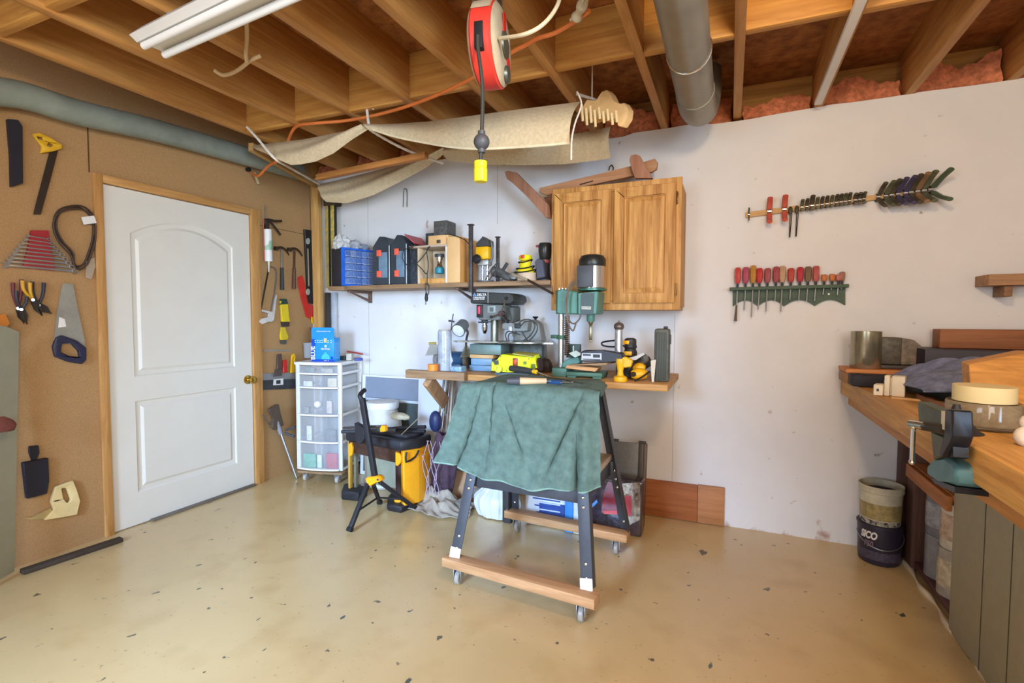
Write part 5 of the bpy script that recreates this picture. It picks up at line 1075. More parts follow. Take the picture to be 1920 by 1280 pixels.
for nm,(a_,b_,y_) in {'front':((828,1045),(1114,1125),0),'rear':((945,957),(1175,1004),0)}.items():
    A = P(*a_,Z=RT); B = P(*b_,Z=RT); A.z = B.z = (RZ+RT)/2; d_ = (B-A).normalized(); n_ = V((-d_.y,d_.x,0))
    sk = t.part('wooden_skid', MB().bar(A+n_*.035,B+n_*.035,.07,RT-RZ,.003), wood('c79a6c',0,'a87a50'), label=nm+' wooden skid')
    for f_ in (.09,.91):
        q = lerp(A,B,f_)+n_*.035; q.z = RZ
        cs = t.part('caster', MB().box(q.x-.025,q.x+.025,q.y-.025,q.y+.025,RZ-.005,RZ-.0005,.001).box(q.x-.019,q.x-.015,q.y-.012,q.y+.02,.03,RZ-.005,.001).box(q.x+.015,q.x+.019,q.y-.012,q.y+.02,.03,RZ-.005,.001), steel)
        t.part('wheel', MB().lathe([(.028,-.011),(.032,-.007),(.032,.007),(.028,.011)],(q.x,q.y+.01,.0325),22,axis=(1,0,0)), mt('9a948a',.4), parent=cs)
ft = .445
for (k1,k2) in (((-1,-1),(1,-1)),((-1,1),(1,1))):
    a_,b_ = lerp(feet[k1],tops[k1],ft),lerp(feet[k2],tops[k2],ft); yo = .02 if k1[1]<0 else -.02
    t.part('cross_rail', MB().bar(a_+V((0,yo,0)),b_+V((0,yo,0)),.004,.062,.001), gun)
for s_ in (-1,1):
    a_,b_ = lerp(feet[(s_,-1)],tops[(s_,-1)],ft),lerp(feet[(s_,1)],tops[(s_,1)],ft)
    t.part('side_rail', MB().bar(a_+V((-.012*s_,.03,0)),b_+V((-.012*s_,-.03,0)),.004,.07,.001), gun)
t.part('top_board', MB().box(-1.09,-.56,2.11,2.47,TZ-.029,TZ-.005,.003), dull(0)); 
t.done()
t = Thing('sawhorse_shelf_board', 'greyish board lying across the saw stand behind the front legs', 'board')
zf = lerp(feet[(1,1)],tops[(1,1)],ft).z+.038
t.part('board', MB().box(-.70,-.53,2.10,2.50,zf+.002,zf+.03,.003).box(-1.02,-.72,2.20,2.42,zf+.002,zf+.022,.003), wood('b29a84',1)); t.done()
# towel
tw = mt('5c7268',.95,0,.16,28,.5)
def towel(u,v):
    # v 0..1: back edge -> over the top -> front hem ; u 0..1 left -> right
    xt = -1.15+.655*u
    if v < .32:
        k = v/.32; x_s = .86+.14*k; y = 2.42-.32*k; z = TZ+.004+.004*sin(7*u+5*k); x = -.82+(xt+.82)*x_s
        if u < .08: z -= (1-u/.08)*.03
        if u > .93: z -= ((u-.93)/.07)*.03
        return (x,y,z)
    k = (v-.32)/.68
    hem = .432+.022*sin(5.2*u+2.2)-(.02*cos((u-.55)*7)) - .03*max(0,(.12-u)/.12)*0
    hem = .482 + .075*abs(u-.60)**1.3*1.6 + .006*sin(19*u)
    drop = TZ-hem; bend = min(1,k/.07)
    x = xt + (u-.5)*.05*k - .05*k*k*max(0,.25-u)/.25
    fold = .010*sin(u*15+1.2+1.5*k)*k + .005*sin(u*41+.5+7*k)*k + .010*sin(u*8+6*k)*k + .004*sin(23*u-31*k)
    rid = lambda c,w_,s_: s_*math.exp(-((u-c)/w_)**2)
    fold += rid(.165-.05*k,.011,-.034)*k**.6 + rid(.25+.05*k,.011,-.026)*(1-k) + rid(.28+.36*k,.013,-.016)*sin(pi*k)**2 + rid(.90-.25*k,.015,-.032)*sin(pi*k) + rid(.845+.02*k,.017,-.055)*max(0,(k-.35)/.65) + rid(.93,.035,.035)*sin(pi*k*.8) + rid(.55,.16,.018)*k
    y = 2.095 - .022*sin(bend*pi/2) - .115*k - fold
    y -= .06*k*max(0,u-.9)*-6
    z = TZ+.004-drop*k - .0*(1-bend)
    return (x,y,z)
t = Thing('green_towel', 'worn sage green towel draped over the saw stand', 'towel')
t.part('cloth', MB().sheet(towel,110,70,.006), tw, sm=80)
hem_pts = [V(towel(i/60,1.0)) for i in range(61)]
t.part('hem', MB().tube(hem_pts,.006,6,sub=1), mt('80a090',.95,0,.08,60)); t.done()
# hand tools on the towel
t = Thing('black_grip_screwdriver', 'screwdriver with thick black and yellow grip lying on the green towel', 'screwdriver'); zt = TZ+.03
a_,b_ = P(958,694,Y=2.52),P(1000,703,Y=2.42)
a_.z = b_.z = TZ+.032
t.part('grip', MB().tube([a_,lerp(a_,b_,.5),b_],lambda u:.016+.004*sin(pi*u)-.004*u,12), mt('3f403c',.5))
t.part('yellow_collar', MB().tube([b_,b_+(b_-a_)*.12],.011,10,sub=1), yellow)
t.part('shaft', MB().tube([b_+(b_-a_)*.12,b_+(b_-a_)*.8+V((0,0,-.02))],.0035,8,sub=1), chrome)
dd_ = (b_-a_).normalized(); t.done()
t = Thing('wooden_chisel', 'chisel with pale wooden and black capped handle lying on the towel', 'chisel')
a_,b_ = P(950,714,Z=TZ+.026),P(1024,714,Z=TZ+.024)
t.part('black_cap', MB().tube([a_,a_+(b_-a_)*.32],lambda u:.014+.005*u,12,sub=1), mt('46484c',.5))
t.part('handle', MB().tube([a_+(b_-a_)*.32,b_],lambda u:.017-.004*u,12,sub=1), mt('cfae86',.5))
t.part('blade', MB().bar(b_,b_+(b_-a_)*.5,.016,.004,.001), mt('5c6470',.3,.8)); t.done()
t = Thing('blue_screwdriver', 'blue handled screwdriver with long bright shaft lying on the towel', 'screwdriver')
a_,b_ = P(1030,716,Z=TZ+.018),P(1052,717,Z=TZ+.02)
t.part('grip', MB().tube([a_,b_],.011,10,sub=1), mt('27466e',.4))
t.part('shaft', MB().tube([b_,P(1080,716,Z=TZ+.014)],.003,8,sub=1), chrome); t.done()
one('metal_scriber', MB().tube([P(1020,705,Z=TZ+.03),P(1050,711,Z=TZ+.022),P(1093,719,Z=TZ+.014)],.003,7,sub=1), chrome, 'thin bright rod lying diagonally on the right of the towel', 'tool')
# ================================================================ FLOOR THINGS BEFORE THE BACK WALL
# rolling work centre: black lid tray, yellow box end, thin left leg
yel = mt('f0a418',.42,var=.06); blk = mt('242326',.55,var=.15)
Yw = 2.62
ang = radians(6)
g0 = P(745,958,Z=0); 
t = Thing('portable_work_centre', 'black and yellow portable work centre with open front and side box', 'work bench')
xl_, xr_ = P(658,900,Y=2.66).x, P(796,900,Y=2.72).x; xb = P(746,900,Y=2.55).x
zt = P(720,812,Y=2.62).z; zl_ = P(720,843,Y=2.6).z
t.part('yellow_box', MB().prism([V((x,y,.035)) for x,y in ((xb,2.58),(xb+.035,2.56),(xr_,2.66),(xr_,2.79),(xb,2.79))],(0,0,P(760,845,Y=2.57).z-.035),bev=.006), yel)
t.part('lid', MB().prism([V((x,y,P(760,845,Y=2.57).z+.001)) for x,y in ((xl_-.01,2.62),(xb+.03,2.545),(xr_+.012,2.65),(xr_+.012,2.79),(xl_+.02,2.79))],(0,0,.062),bev=.01), blk)
zL = P(760,845,Y=2.57).z
t.part('lid_groove', MB().prism([V((x,y,zL+.0635)) for x,y in ((xl_+.03,2.67),(xb+.02,2.61),(xr_-.03,2.69),(xr_-.03,2.77),(xl_+.05,2.77))],(0,0,.022),bev=.006), mt('2f2e32',.6))
t.part('apron', MB().prism([V((xl_+.01,2.63,zL-.075)),V((xb-.002,2.57,zL-.085)),V((xb-.002,2.57,zL-.001)),V((xl_+.01,2.63,zL-.001))],(0,.02,0),bev=.002), mt('4a2f22',.6,var=.3,scale=30))
t.part('side_handle', MB().tube([V((xb+.055,2.565,zL-.005)),V((xb+.055,2.56,zL-.065)),V((xr_-.01,2.63,zL-.05)),V((xr_+.004,2.65,zL-.01))],.006,8,sub=2), black)
t.part('yellow_latch', MB().prism([P(x,y,Y=2.555) for x,y in ((741,847),(748,850),(752,860),(750,868),(745,874),(741,872))],(0,.018,0),bev=.003), yel)
t.part('yellow_latch', MB().prism([P(x,y,Y=2.60) for x,y in ((652,833),(658,829),(661,840),(660,852),(655,857),(652,850))],(0,.018,0),bev=.003), yel)
t.part('leg', MB().box(xl_+.002,xl_+.018,2.63,2.66,.03,zL-.002,.003), mt('c99a3c',.5))
t.part('leg', MB().box(xl_+.024,xl_+.04,2.66,2.69,.03,zL-.002,.003), mt('8c8670',.4,.3))
t.part('leg', MB().box(xb-.05,xb-.004,2.59,2.66,.04,zL-.076,.006), mt('3a2422',.6))
t.part('back_panel', MB().box(xl_+.045,xb-.051,2.765,2.78,.06,zL-.002,.002), mt('96957e',.5,var=.1))
t.part('foot', MB().prism([P(x,y,Z=.003) for x,y in ((640,937),(672,940),(690,930),(668,920),(645,922))],(0,0,.06),bev=.008), blk)
fo = t.part('foot', MB().prism([P(x,y,Z=.003) for x,y in ((726,958),(752,963),(790,945),(776,925),(745,926),(728,940))],(0,0,.045),bev=.01), blk)
t.part('foot_mark', MB().lathe([(.03,0),(.03,.014),(.01,.018)],V((P(748,938,Z=.05).x,P(748,938,Z=.05).y,.0485)),16), yel, parent=fo)
t.done()
# tripod roller stand in front
t = Thing('tripod_stand', 'black folding tripod stand with a yellow joint and crossed arms', 'stand')
jt = P(703,885,Y=2.36); top_ = P(679,740,Y=2.36)
zg = lambda x,y: P(x,y,Z=.012)
t.part('mast', MB().bar(jt+V((0,0,-.03)),top_+V((0,0,-.02)),.032,.026,.004,up=(0,1,0)), blk)
t.part('mast_hook', MB().tube([top_+V((0,.0,-.03)),P(675,742,Y=2.36),P(680,734,Y=2.40),P(684,731,Y=2.42)],.014,10), blk)
t.part('cross_arm', MB().bar(P(640,809,Y=2.35),P(742,806,Y=2.5),.022,.018,.003), blk)
t.part('cross_arm', MB().bar(P(643,802,Y=2.37),P(725,798,Y=2.46),.014,.012,.003), mt('3a2c26',.5))
t.part('arm_holder', MB().prism([P(x,y,Y=2.39) for x,y in ((672,790),(690,800),(692,820),(684,830),(676,828))],(0,-.04,0),bev=.004), blk)
t.part('yellow_clip', MB().prism([P(x,y,Y=2.42) for x,y in ((718,800),(721,795),(727,797),(728,807),(718,808))],(0,-.03,0),bev=.003), yel)
t.part('yellow_joint', MB().prism([P(x,y,Y=2.33) for x,y in ((684,897),(690,894),(706,893),(712,899),(711,904),(704,903),(694,912),(688,908))],(0,.05,0),bev=.004), yel)
t.part('joint_bolt', MB().cyl(P(708,899,Y=2.32),P(708,899,Y=2.335),.006,n=10), black)
F1, F2, F3 = zg(655,995), zg(712,942), zg(778,952)
legs = []
for k,(F_,st_) in enumerate(((F1,P(690,906,Y=2.34)),(F2,P(700,908,Y=2.38)),(F3,P(712,903,Y=2.37)))):
    l = t.part('leg', MB().bar(st_,F_,.026 if k!=1 else .022,.022,.004), blk); legs.append(l)
    t.part('rubber_foot', MB().bar(lerp(F_,st_,-.02)+V((0,0,.002)),lerp(F_,st_,.08),.034,.028,.006), rubber, parent=l)
m1,m2,m3 = lerp(F1,P(690,906,Y=2.34),.4),lerp(F2,P(700,908,Y=2.38),.3),lerp(F3,P(712,903,Y=2.37),.35)
t.part('brace', MB().tube([m1,m2],.006,8,sub=1).tube([m2,m3],.006,8,sub=1), blk)
t.done()
# white drum with lid
t = Thing('white_drum', 'white plastic drum with screw lid behind the work centre', 'drum')
q = P(716,800,Y=2.93); zt_ = P(713,757,Y=2.93).z; zz = lambda y: P(716,y,Y=2.93-.1).z
x_ = P(718,780,Y=2.93).x
t.part('body', MB().lathe([(.11,.003),(.125,.02),(.128,.25),(.140,zz(812)),(.132,zz(797)),(.112,zz(780)),(.104,zz(774)),(.104,zz(770))],(x_,2.925,0),32), mt('d3cfc4',.5))
t.part('lid', MB().lathe([(.114,zz(769.5)),(.117,zz(762)),(.112,zz(757)),(.001,zz(755.5))],(x_,2.925,0),32), mt('dedcd6',.45)); t.done()
one('cream_sack', MB().blob(V((P(750,796,Y=2.73).x,2.73,.553)),(.07,.03,.026),9,3,.3), mt('b4ad92',.7), 'pale folded sack lying on the black lid in front of the drum', 'sack')
one('black_pipe', MB().tube([P(700,808,Y=2.66),P(740,803,Y=2.7),P(798,800,Y=2.72)],.012,10).tube([P(690,816,Y=2.64),P(740,810,Y=2.69),P(797,808,Y=2.71)],.012,10), blk, 'pair of black bars lying along the top of the work centre', 'bar')
one('thin_antenna', MB().tube([P(752,815,Y=2.6),P(783,785,Y=2.62)],.0022,6,sub=1), mt('c8bc98',.4,.5), 'thin bright wire sticking up from the work centre lid', 'wire')
# leaning storm window with white frame
t = Thing('storm_window', 'white framed grey window panel leaning on the wall behind the drum', 'window panel')
x0_, x1_, zt1 = P(672,704,Y=3.06).x, P(784,710,Y=3.06).x, P(784,710,Y=3.06).z
Mw = Mx.Translation((0,3.065,.003)) @ Mx.Rotation(radians(-3.0),4,'X')
pz1 = zt1/cos(radians(3.5))
def fr4(x0,x1,z0,z1,w,th):
    return MB(Mw).box(x0,x0+w,0,th,z0,z1,.002).box(x1-w,x1,0,th,z0,z1,.002).box(x0+w,x1-w,0,th,z0,z0+w,.002).box(x0+w,x1-w,0,th,z1-w*.6,z1,.002)
t.part('frame', fr4(x0_,x1_,0,pz1,.026,.02), white)
t.part('middle_rail', MB(Mw).box(x0_+.026,x1_-.026,.001,.018,.57,.59,.002), mt('c4ccd4',.4))
t.part('upper_pane', MB(Mw).box(x0_+.026,x1_-.026,.008,.011,.592,pz1-.017,0), mt('8b95a4',.25,.1,.06,4)); 
t.part('lower_pane', MB(Mw).box(x0_+.026,x1_-.026,.008,.011,.027,.568,0), mt('565c58',.4,.1,.1,4)); t.done()
one('leaning_board', MB(Mx.Translation((0,2.985,.003))@Mx.Rotation(radians(-3),4,'X')).box(P(786,740,Y=3.0).x,P(842,740,Y=3.0).x,0,.018,0,.80,.003), mt('dfe2e6',.4,var=.02), 'plain white panel leaning under the left end of the bench shelf', 'panel')
for k,(x0,x1) in enumerate(((833,808),(838,815),(841,822),(845,828),(849,834),(853,838))):
    a_ = P(x0,712,Y=2.93); a_.z = min(a_.z, .80); b_ = P(x1,850,Y=2.80); b_.z=.003+.0*k; b_ = V((P(x1-8,870,Y=2.76).x,2.76+.012*k,.003))
    one('thin_stick', MB().tube([b_,a_],.005 if k%2 else .008,7,sub=1), mt(('8c8072','b8ac98','6c6258')[k%3],.5,.2), ('leftmost','second from the left','third from the left','third from the right','second from the right','rightmost')[k]+' of the bunch of thin sticks leaning under the shelf brace', 'stick', 'thin sticks leaning in a bunch')
# dark bag with strings and blue cap
t = Thing('dark_bag', 'dark plum bag with tangled pale strings leaning beside the yellow box', 'bag')
xb_ = P(826,850,Y=2.80).x
def bagf(u,v):
    q = 2*pi*u; r = .07+.03*sin(pi*v)+.008*sin(7*q+5*v); return (xb_+.01+.9*r*cos(q)+.03*v, 2.80+.6*r*sin(q), .06+.40*v+.008*sin(5*q))
t.part('sack', MB().sheet(bagf,36,14,.004), mt('4a3440',.7,0,.3,14,.3))
for k in range(6):
    t.part('string', MB().tube([V((xb_-.06+.02*k+.03*sin(k*2+j),2.71-.004*j,.08+.07*j)) for j in range(6)],.0028,6), mt('a894a4',.6))
t.done()
one('blue_helmet', MB().sph(V((P(815,785,Y=2.80).x,2.81,P(812,790,Y=2.80).z)),.044,(1,.8,1.6),18), mt('27335c',.45), 'dark blue rounded object on top of the plum bag behind the sticks', 'cap')
# cardboard sheet and rag on floor
one('cardboard', MB(Mx.Translation((P(835,900,Y=2.86).x,2.86,.003))@Mx.Rotation(radians(-14),4,'X')).box(-.17,.22,0,.012,0,.19,.003), mt('ad8460',.8), 'brown cardboard flap standing on the floor behind the grey rag', 'cardboard')
rag = mt('a89a88',.95,0,.15,20,.4)
t = Thing('crumpled_rag', 'crumpled grey brown cloth heaped on the floor by the front stand leg', 'rag')
qr = P(825,955,Z=0); 
def rg(u,v,s=0):
    x = (u-.5)*.42; y = (v-.5)*.30; h = math.exp(-((u-.45)/.3)**2-((v-.55)/.33)**2)
    return (qr.x+x+.02*sin(9*v+s), qr.y+.03+y+.025*sin(8*u+s), .006+.085*h*(1+.35*sin(17*u+6*v)+.3*sin(21*v-9*u))+.012*abs(sin(13*u+19*v)))
t.part('cloth', MB().sheet(rg,48,36,.004), rag, sm=60)
t.done()
one('rag_tail', MB().tube([P(858,948,Z=.03),P(880,930,Z=.06),P(895,918,Z=.09),P(905,922,Z=.07)],lambda u:.03-.018*u,9), mt('8c8478',.9,0,.2,20,.4), 'twisted grey cloth tail trailing behind the front left stand leg', 'rag')
# white plastic bag behind the stand
def bag2(u,v):
    q = 2*pi*u; r = (.10+.028*sin(pi*min(1,v*1.25)))*(1-.45*max(0,v-.6)/.4); r += .006*sin(9*q+4*v)+.004*sin(23*q)
    return (P(930,965,Y=2.72).x+r*1.15*cos(q), 2.74+r*.7*sin(q), .008+.20*v)
one('white_plastic_bag', MB().sheet(bag2,60,14,.003).sph((P(930,965,Y=2.72).x,2.74,.19),.075,(1.05,.6,.4),18), mt('d2d4da',.4,0,.05,10,.2), 'bluish white plastic bag standing on the floor behind the stand', 'bag')
# dark bin beside
one('dark_carton', MB().box(P(947,930,Y=2.70).x,P(962,930,Y=2.70).x,2.66,2.72,.003,.24,.004), mt('3a3836',.5), 'narrow dark carton standing between the white bag and the blue packages', 'box')
# white and blue packs
t = Thing('blue_white_package', 'white package with blue printed lines lying behind the rear skid', 'package')
Yp = 2.70; X0 = P(984,950,Y=Yp).x; X1 = P(1060,955,Y=Yp).x; z1 = P(1000,928,Y=Yp).z
t.part('pack', MB().box(X0,X1,Yp,Yp+.22,.003,z1,.012), mt('d9dce2',.5))
t.part('blue_print', MB().box(X0+.09,X1-.004,Yp-.002,Yp+.001,.03,z1-.03,0), mt('2f4c96',.5,0,.25,70))
for k in range(7): t.part('printed_line', MB().box(X0+.05+.012*(k%3),X1-.03,Yp-.003,Yp-.0005,.04+.02*k,.047+.02*k,0), mt('c9d2e6' if k%2 else '2c4890',.5))
t.done()
X2 = P(1082,960,Y=Yp).x
one('blue_carton', MB().box(X1+.002,X1+.05,Yp-.02,Yp+.2,.003,P(1065,935,Y=Yp).z,.004), mt('3a86cc',.45), 'sky blue carton standing at the right of the printed package', 'carton')
one('white_carton', MB().box(X1+.052,X1+.12,Yp-.02,Yp+.2,.003,P(1065,935,Y=Yp).z,.004), mt('d4dce4',.45), 'plain white carton standing right of the sky blue carton', 'carton')
# dark glossy wrapped box, red label
t = Thing('shrink_wrapped_box', 'dark glossy wrapped box with red bottle picture behind the right stand leg', 'box')
Yk = 2.78; X0, X1 = P(1100,950,Y=Yk).x, P(1203,950,Y=Yk).x; z1 = P(1150,898,Y=Yk).z
t.part('carton', MB().box(X0,X1,Yk,Yk+.10,.003,z1,.008), mt('3c3240',.15,0,.5,12,.3,spec=.8))
t.part('bottle_picture', MB().prism([P(x,y,Y=Yk-.001) for x,y in ((1128,960),(1158,966),(1158,925),(1152,905),(1140,902),(1134,918),(1130,930))],(0,-.002,0)), mt('8e2c34',.2,0,.4,30))
t.part('red_strip', MB().prism([P(x,y,Y=Yk-.004) for x,y in ((1132,957),(1157,957),(1157,964),(1132,963))],(0,-.001,0)), mt('e05858',.3))
t.part('blue_streak', MB().prism([P(x,y,Y=Yk-.002) for x,y in ((1108,946),(1119,936),(1121,941),(1110,952))],(0,-.002,0)), mt('5a98d8',.3))
t.part('foil_panel', MB().prism([P(x,y,Y=Yk-.001) for x,y in ((1166,906),(1200,904),(1200,974),(1180,984),(1168,960))],(0,-.002,0)), mt('c9b8a0',.18,.5,.6,26,.4,h2='3a2e2a'))
t.part('foil_print', MB().prism([P(x,y,Y=Yk-.004) for x,y in ((1170,930),(1184,928),(1184,966),(1174,966))],(0,-.001,0)), mt('a8343c',.3)); t.done()
# grey metal panel leaning
t = Thing('grey_steel_panel', 'flat dark grey steel panel leaning on the white wall behind the stand', 'panel')
Ma = Mx.Translation((0,2.93,.003)) @ Mx.Rotation(radians(-9),4,'X')
X0, X1 = P(1148,870,Y=2.99).x, P(1206,870,Y=2.99).x; h_ = P(1180,826,Y=3.06).z/cos(radians(9))
t.part('sheet', MB(Ma).box(X0,X1,0,.02,0,h_,.003), mt('6e6e6c',.45,.3,.1,60))
t.part('edge_rail', MB(Ma).box(X1+.001,X1+.018,-.012,.03,0,h_+.002,.003), mt('6a5a4c',.5,.3))
t.part('edge_rail', MB(Ma).box(X1-.028,X1-.004,-.006,-.0005,0,h_,.001), mt('4a4844',.5,.3))
t.part('top_clip', MB(Ma).box(X0+.0,X0+.03,-.004,.026,h_+.0005,h_+.012,.002).box(X1-.03,X1+.01,-.004,.026,h_+.0025,h_+.014,.002), dkgrey); t.done()
# ================================================================ WALL RACKS ON THE RIGHT
wy = DY
def W(x,y,o=0): return P(x,y,Y=DY-o)
t = Thing('screwdriver_rack', 'green scalloped wooden rack for screwdrivers on the white wall', 'rack')
gw = wood('50644f',0,'39493a')
A = W(1368,542,.03); B = W(1590,536,.03)
t.part('ledge', MB().bar(V((A.x,DY-.03,A.z)),V((B.x,DY-.03,B.z)),.055,.018,.002), gw)
pts = [(1374,545),(1584,540),(1584,572)]
for (c0_,c1_) in ((1584,1527),(1527,1470),(1470,1421),(1421,1374)):
    yb0 = 572+(1584-c0_)*.006; yb1 = 573+(1584-c1_)*.006
    for k in range(1,9):
        u = k/8; pts.append((c0_+(c1_-c0_)*u, yb0+(yb1-yb0)*u-11*sin(pi*u)))
t.part('back_board', MB().prism([W(x,y,.002) for x,y in pts],(0,-.014,0),bev=.001), gw)
t.part('screw', MB().cyl(W(1554,551,.017),W(1554,551,.02),.005,n=10), white); t.done()
hz_ = lambda x: 543+(x-1368)*(-.027)
SD = [(1384,501,600,'c84a4a'),(1399,500,581,'b4506a'),(1413,497,594,'b8863c'),(1425,502,580,'c43a3e'),(1440,502,584,'a8525c'),(1456,499,564,'a44a54'),(1468,498,584,'c09a78'),(1484,502,562,'bc4a44'),(1501,500,563,'b83242'),(1516,499,565,'7c6450'),(1531,498,564,'b85a54'),(1546,514,552,'c8743a'),(1561,513,543,'c8743a'),(1573,514,553,'b86a5c'),(1580,509,541,'9c6a54')]
nmz = ['leftmost screwdriver in the green rack, red handle and longest shaft','dull red screwdriver, second from the left in the green rack','amber handled screwdriver, third from the left in the green rack','bright red screwdriver, fourth from the left in the green rack','dusty pink red screwdriver, fifth from the left in the green rack','dark rose screwdriver with short shaft, sixth from the left','cream topped screwdriver with long shaft, seventh from the left','orange red screwdriver, eighth from the left in the green rack','crimson screwdriver, ninth from the left in the green rack','brown grey screwdriver, tenth from the left in the green rack','pinkish red screwdriver, last of the tall ones before the short orange ones','short orange screwdriver, first of the low group on the right','short orange screwdriver, second of the low group on the right','short rose screwdriver beside the last brown one','short brown screwdriver tilted at the right end of the green rack']
for k,((x,yt,yb_,c),lb) in enumerate(zip(SD,nmz)):
    yl_ = hz_(x)-4; o_ = .035
    top = W(x,yt,o_); lo_ = W(x-1,yl_-7,o_); tip = W(x-3,yb_,o_); w_ = .0165 if k < 11 else .014
    lo_.x = top.x-.001; tip.x = top.x-.004
    t = Thing('screwdriver', lb, 'screwdriver', 'screwdrivers in the green rack')
    h_ = top.z-lo_.z
    t.part('handle', MB().lathe([(w_*.55,0),(w_*.8,h_*.08),(w_*.92,h_*.2),(w_,h_*.4),(w_,h_*.88),(w_*.7,h_*.98),(.001,h_)],lo_,8), mt(c,.25,0,.1,20,spec=.7))
    t.part('ferrule', MB().cyl(lo_-V((0,0,.02)),lo_,.006,n=8), dkgrey)
    t.part('shaft', MB().cyl(tip,lo_-V((0,0,.019)),.0038,n=8), steel); t.done()
one('rasp_tip', MB().tube([W(1381,572,.04),W(1379,602,.04)],lambda u:.005+.003*u,8,sub=1), mt('6a5c50',.5,.4), 'thick dark tool tip hanging below the left end of the green rack', 'tool')
# clamp rack
t = Thing('clamp_rail', 'long narrow wooden batten on the white wall carrying a row of spring clamps', 'rail')
t.part('batten', MB().prism([W(1398,399,.002),W(1748,352,.002),W(1748,361,.002),W(1398,409,.002)],(0,-.02,0),bev=.002), pale(0)); t.done()
ry = lambda x: 404+(x-1398)*(-.134)
def clamp(x, s_, col, lab, grp, proj=.06, up=1.0, dn=1.0, lean=0, wd=1.3):
    """spring clamp gripping the batten edge-on: two jaws in, two handles towards the room"""
    c = W(x, ry(x), .012); t = Thing('spring_clamp', lab, 'clamp', grp)
    for sg,fc in ((1,up),(-1,dn)):
        if fc <= 0: continue
        j = c+V((0,.0,sg*.010*s_)); mid = c+V((lean*.3,-.022*s_,sg*.012*s_)); h = c+V((lean,-proj*s_,sg*.056*s_*fc))
        t.part('handle', MB().tube([mid,lerp(mid,h,.5)+V((0,.004,sg*.004)),h],.0085*s_*wd,8,flat=(1.1,.75)), col, label=None)
        t.part('jaw', MB().bar(j+V((0,.006,sg*.004)),mid,.016*s_*wd*.8,.010*s_*wd*.8,.001), dsteel)
    t.part('spring', MB().cyl(mid_ if False else c+V((-.008*s_,-.026*s_,0)),c+V((.008*s_,-.026*s_,0)),.0075*s_,n=10), steel)
    t.done()
brk = mt('544c3c',.5,.2,.2,40); orr = mt('c45a48',.45); vio = mt('4a4460',.5); olive = mt('5f6048',.5,.1,.2,40)
clamp(1404,.55,olive,'small olive clamp at the left end of the batten, apart from the rest','clamps on the batten',lean=.0)
clamp(1442,1.15,orr,'first of two orange handled clamps on the batten, at the left','clamps on the batten',lean=-.0)
clamp(1470,1.15,orr,'second orange handled clamp on the batten, right of the first','clamps on the batten')
for k,x in enumerate((1482,1494)):
    c = W(x,ry(x),.03); t = Thing('long_nose_clip', ('left','right')[k]+' of two clips with thin legs pointing down from the batten', 'clip', 'thin legged clips')
    t.part('body', MB().sph(c+V((0,0,-.005)),.014,(.8,.8,1.6),10), brk)
    t.part('leg', MB().tube([c+V((.0,0,-.02)),W(x-2,ry(x)+52,.03)],.0025,6,sub=1).tube([c+V((.008,0,-.02)),W(x-1,ry(x)+52,.03)],.0025,6,sub=1), dsteel); t.done()
small = [1503,1512,1521,1531,1540,1549,1558,1567,1575,1583,1591]
for k,x in enumerate(small):
    clamp(x,.8+(.25 if k==2 else 0),brk if k%3 else olive,('first','second','tall third','fourth','fifth','sixth','seventh','eighth','ninth','tenth','last')[k]+' from the left of the eleven small dark clamps packed along the batten','small clamps packed along the batten',dn=.35,up=.75,wd=1.2)
for k,x in enumerate((1602,1610,1618)): clamp(x,.8,brk,('left','middle','right')[k]+' small clamp of the separate trio just left of the pale gap','trio of small clamps',dn=.5,up=.6,wd=1.3)
big = [1644,1658,1668,1680,1694,1704,1716,1728,1740]; cl_ = [brk,olive,brk,vio,vio,brk,mt('8a6c4c',.5),olive,mt('4c5c44',.45)]
nm = ['leftmost large clamp of the fan at the right end of the batten','large olive clamp, second of the fan at the right end','large brown clamp, third of the fan at the right end','dark violet clamp, left of the pair in the fan','dark violet clamp, right of the pair in the fan','large dark clamp right of the violet pair','tan handled large clamp near the right end of the batten','large olive clamp next to last at the right end','wide open green clamp at the right tip of the batten']
for k,x in enumerate(big): clamp(x,1.0+.05*k*.6,cl_[k],nm[k],'large clamps at the right end',proj=.075+.003*k,lean=.02 if k < 8 else .05)
# right wall corner shelf
t = Thing('corner_shelf', 'brown plank shelf sticking out at the right edge of the white wall', 'shelf')
z0 = P(1850,530,Y=2.92).z; 
t.part('plank', MB().box(P(1848,525,Y=3.03).x,2.2,3.00,DY-.001,P(1855,535,Y=3.0).z,P(1855,514,Y=3.0).z,.003), wood('a87c54',0))
t.part('bracket', MB().box(P(1900,540,Y=2.95).x,P(1900,540,Y=2.95).x+.03,3.03,DY-.001,P(1855,535,Y=3.0).z-.05,P(1855,535,Y=3.0).z-.001,.002), wood('8a6444',0)); t.done()
# ================================================================ RIGHT WORKBENCH
BXE = .545; BT = .892; 
owood = wood('d4a25a',1,'a8763a'); 
t = Thing('workbench', 'long heavy orange wooden workbench along the right side', 'workbench')
t.part('worktop', MB().box(BXE,1.35,0.9,DY-.002,BT-.085,BT,.004), owood)
t.part('front_rail', MB().box(BXE+.035,BXE+.075,0.9,DY-.003,BT-.14,BT-.086,.003), wood('c08444',1))
brn = wood('6e4a3c',2,'4e3228')
py0 = 2.60
t.part('post', MB().box(.815,.87,2.93,3.02,.003,BT-.141,.003), brn)
t.part('post', MB().box(.80,.84,3.08,DY-.003,.003,BT-.141,.003), brn)
gp = mt('a39d80',.6,0,.05,20)
pm = MB(); y = 2.36
ys = [2.415,2.02,1.80,1.62,1.44,1.26,1.0,.6,.1,-.2]
pan = t.part('side_panel', MB().box(.80,.815,0.9,2.42,.003,BT-.087,.002), gp, label='grey green grooved plywood panel')
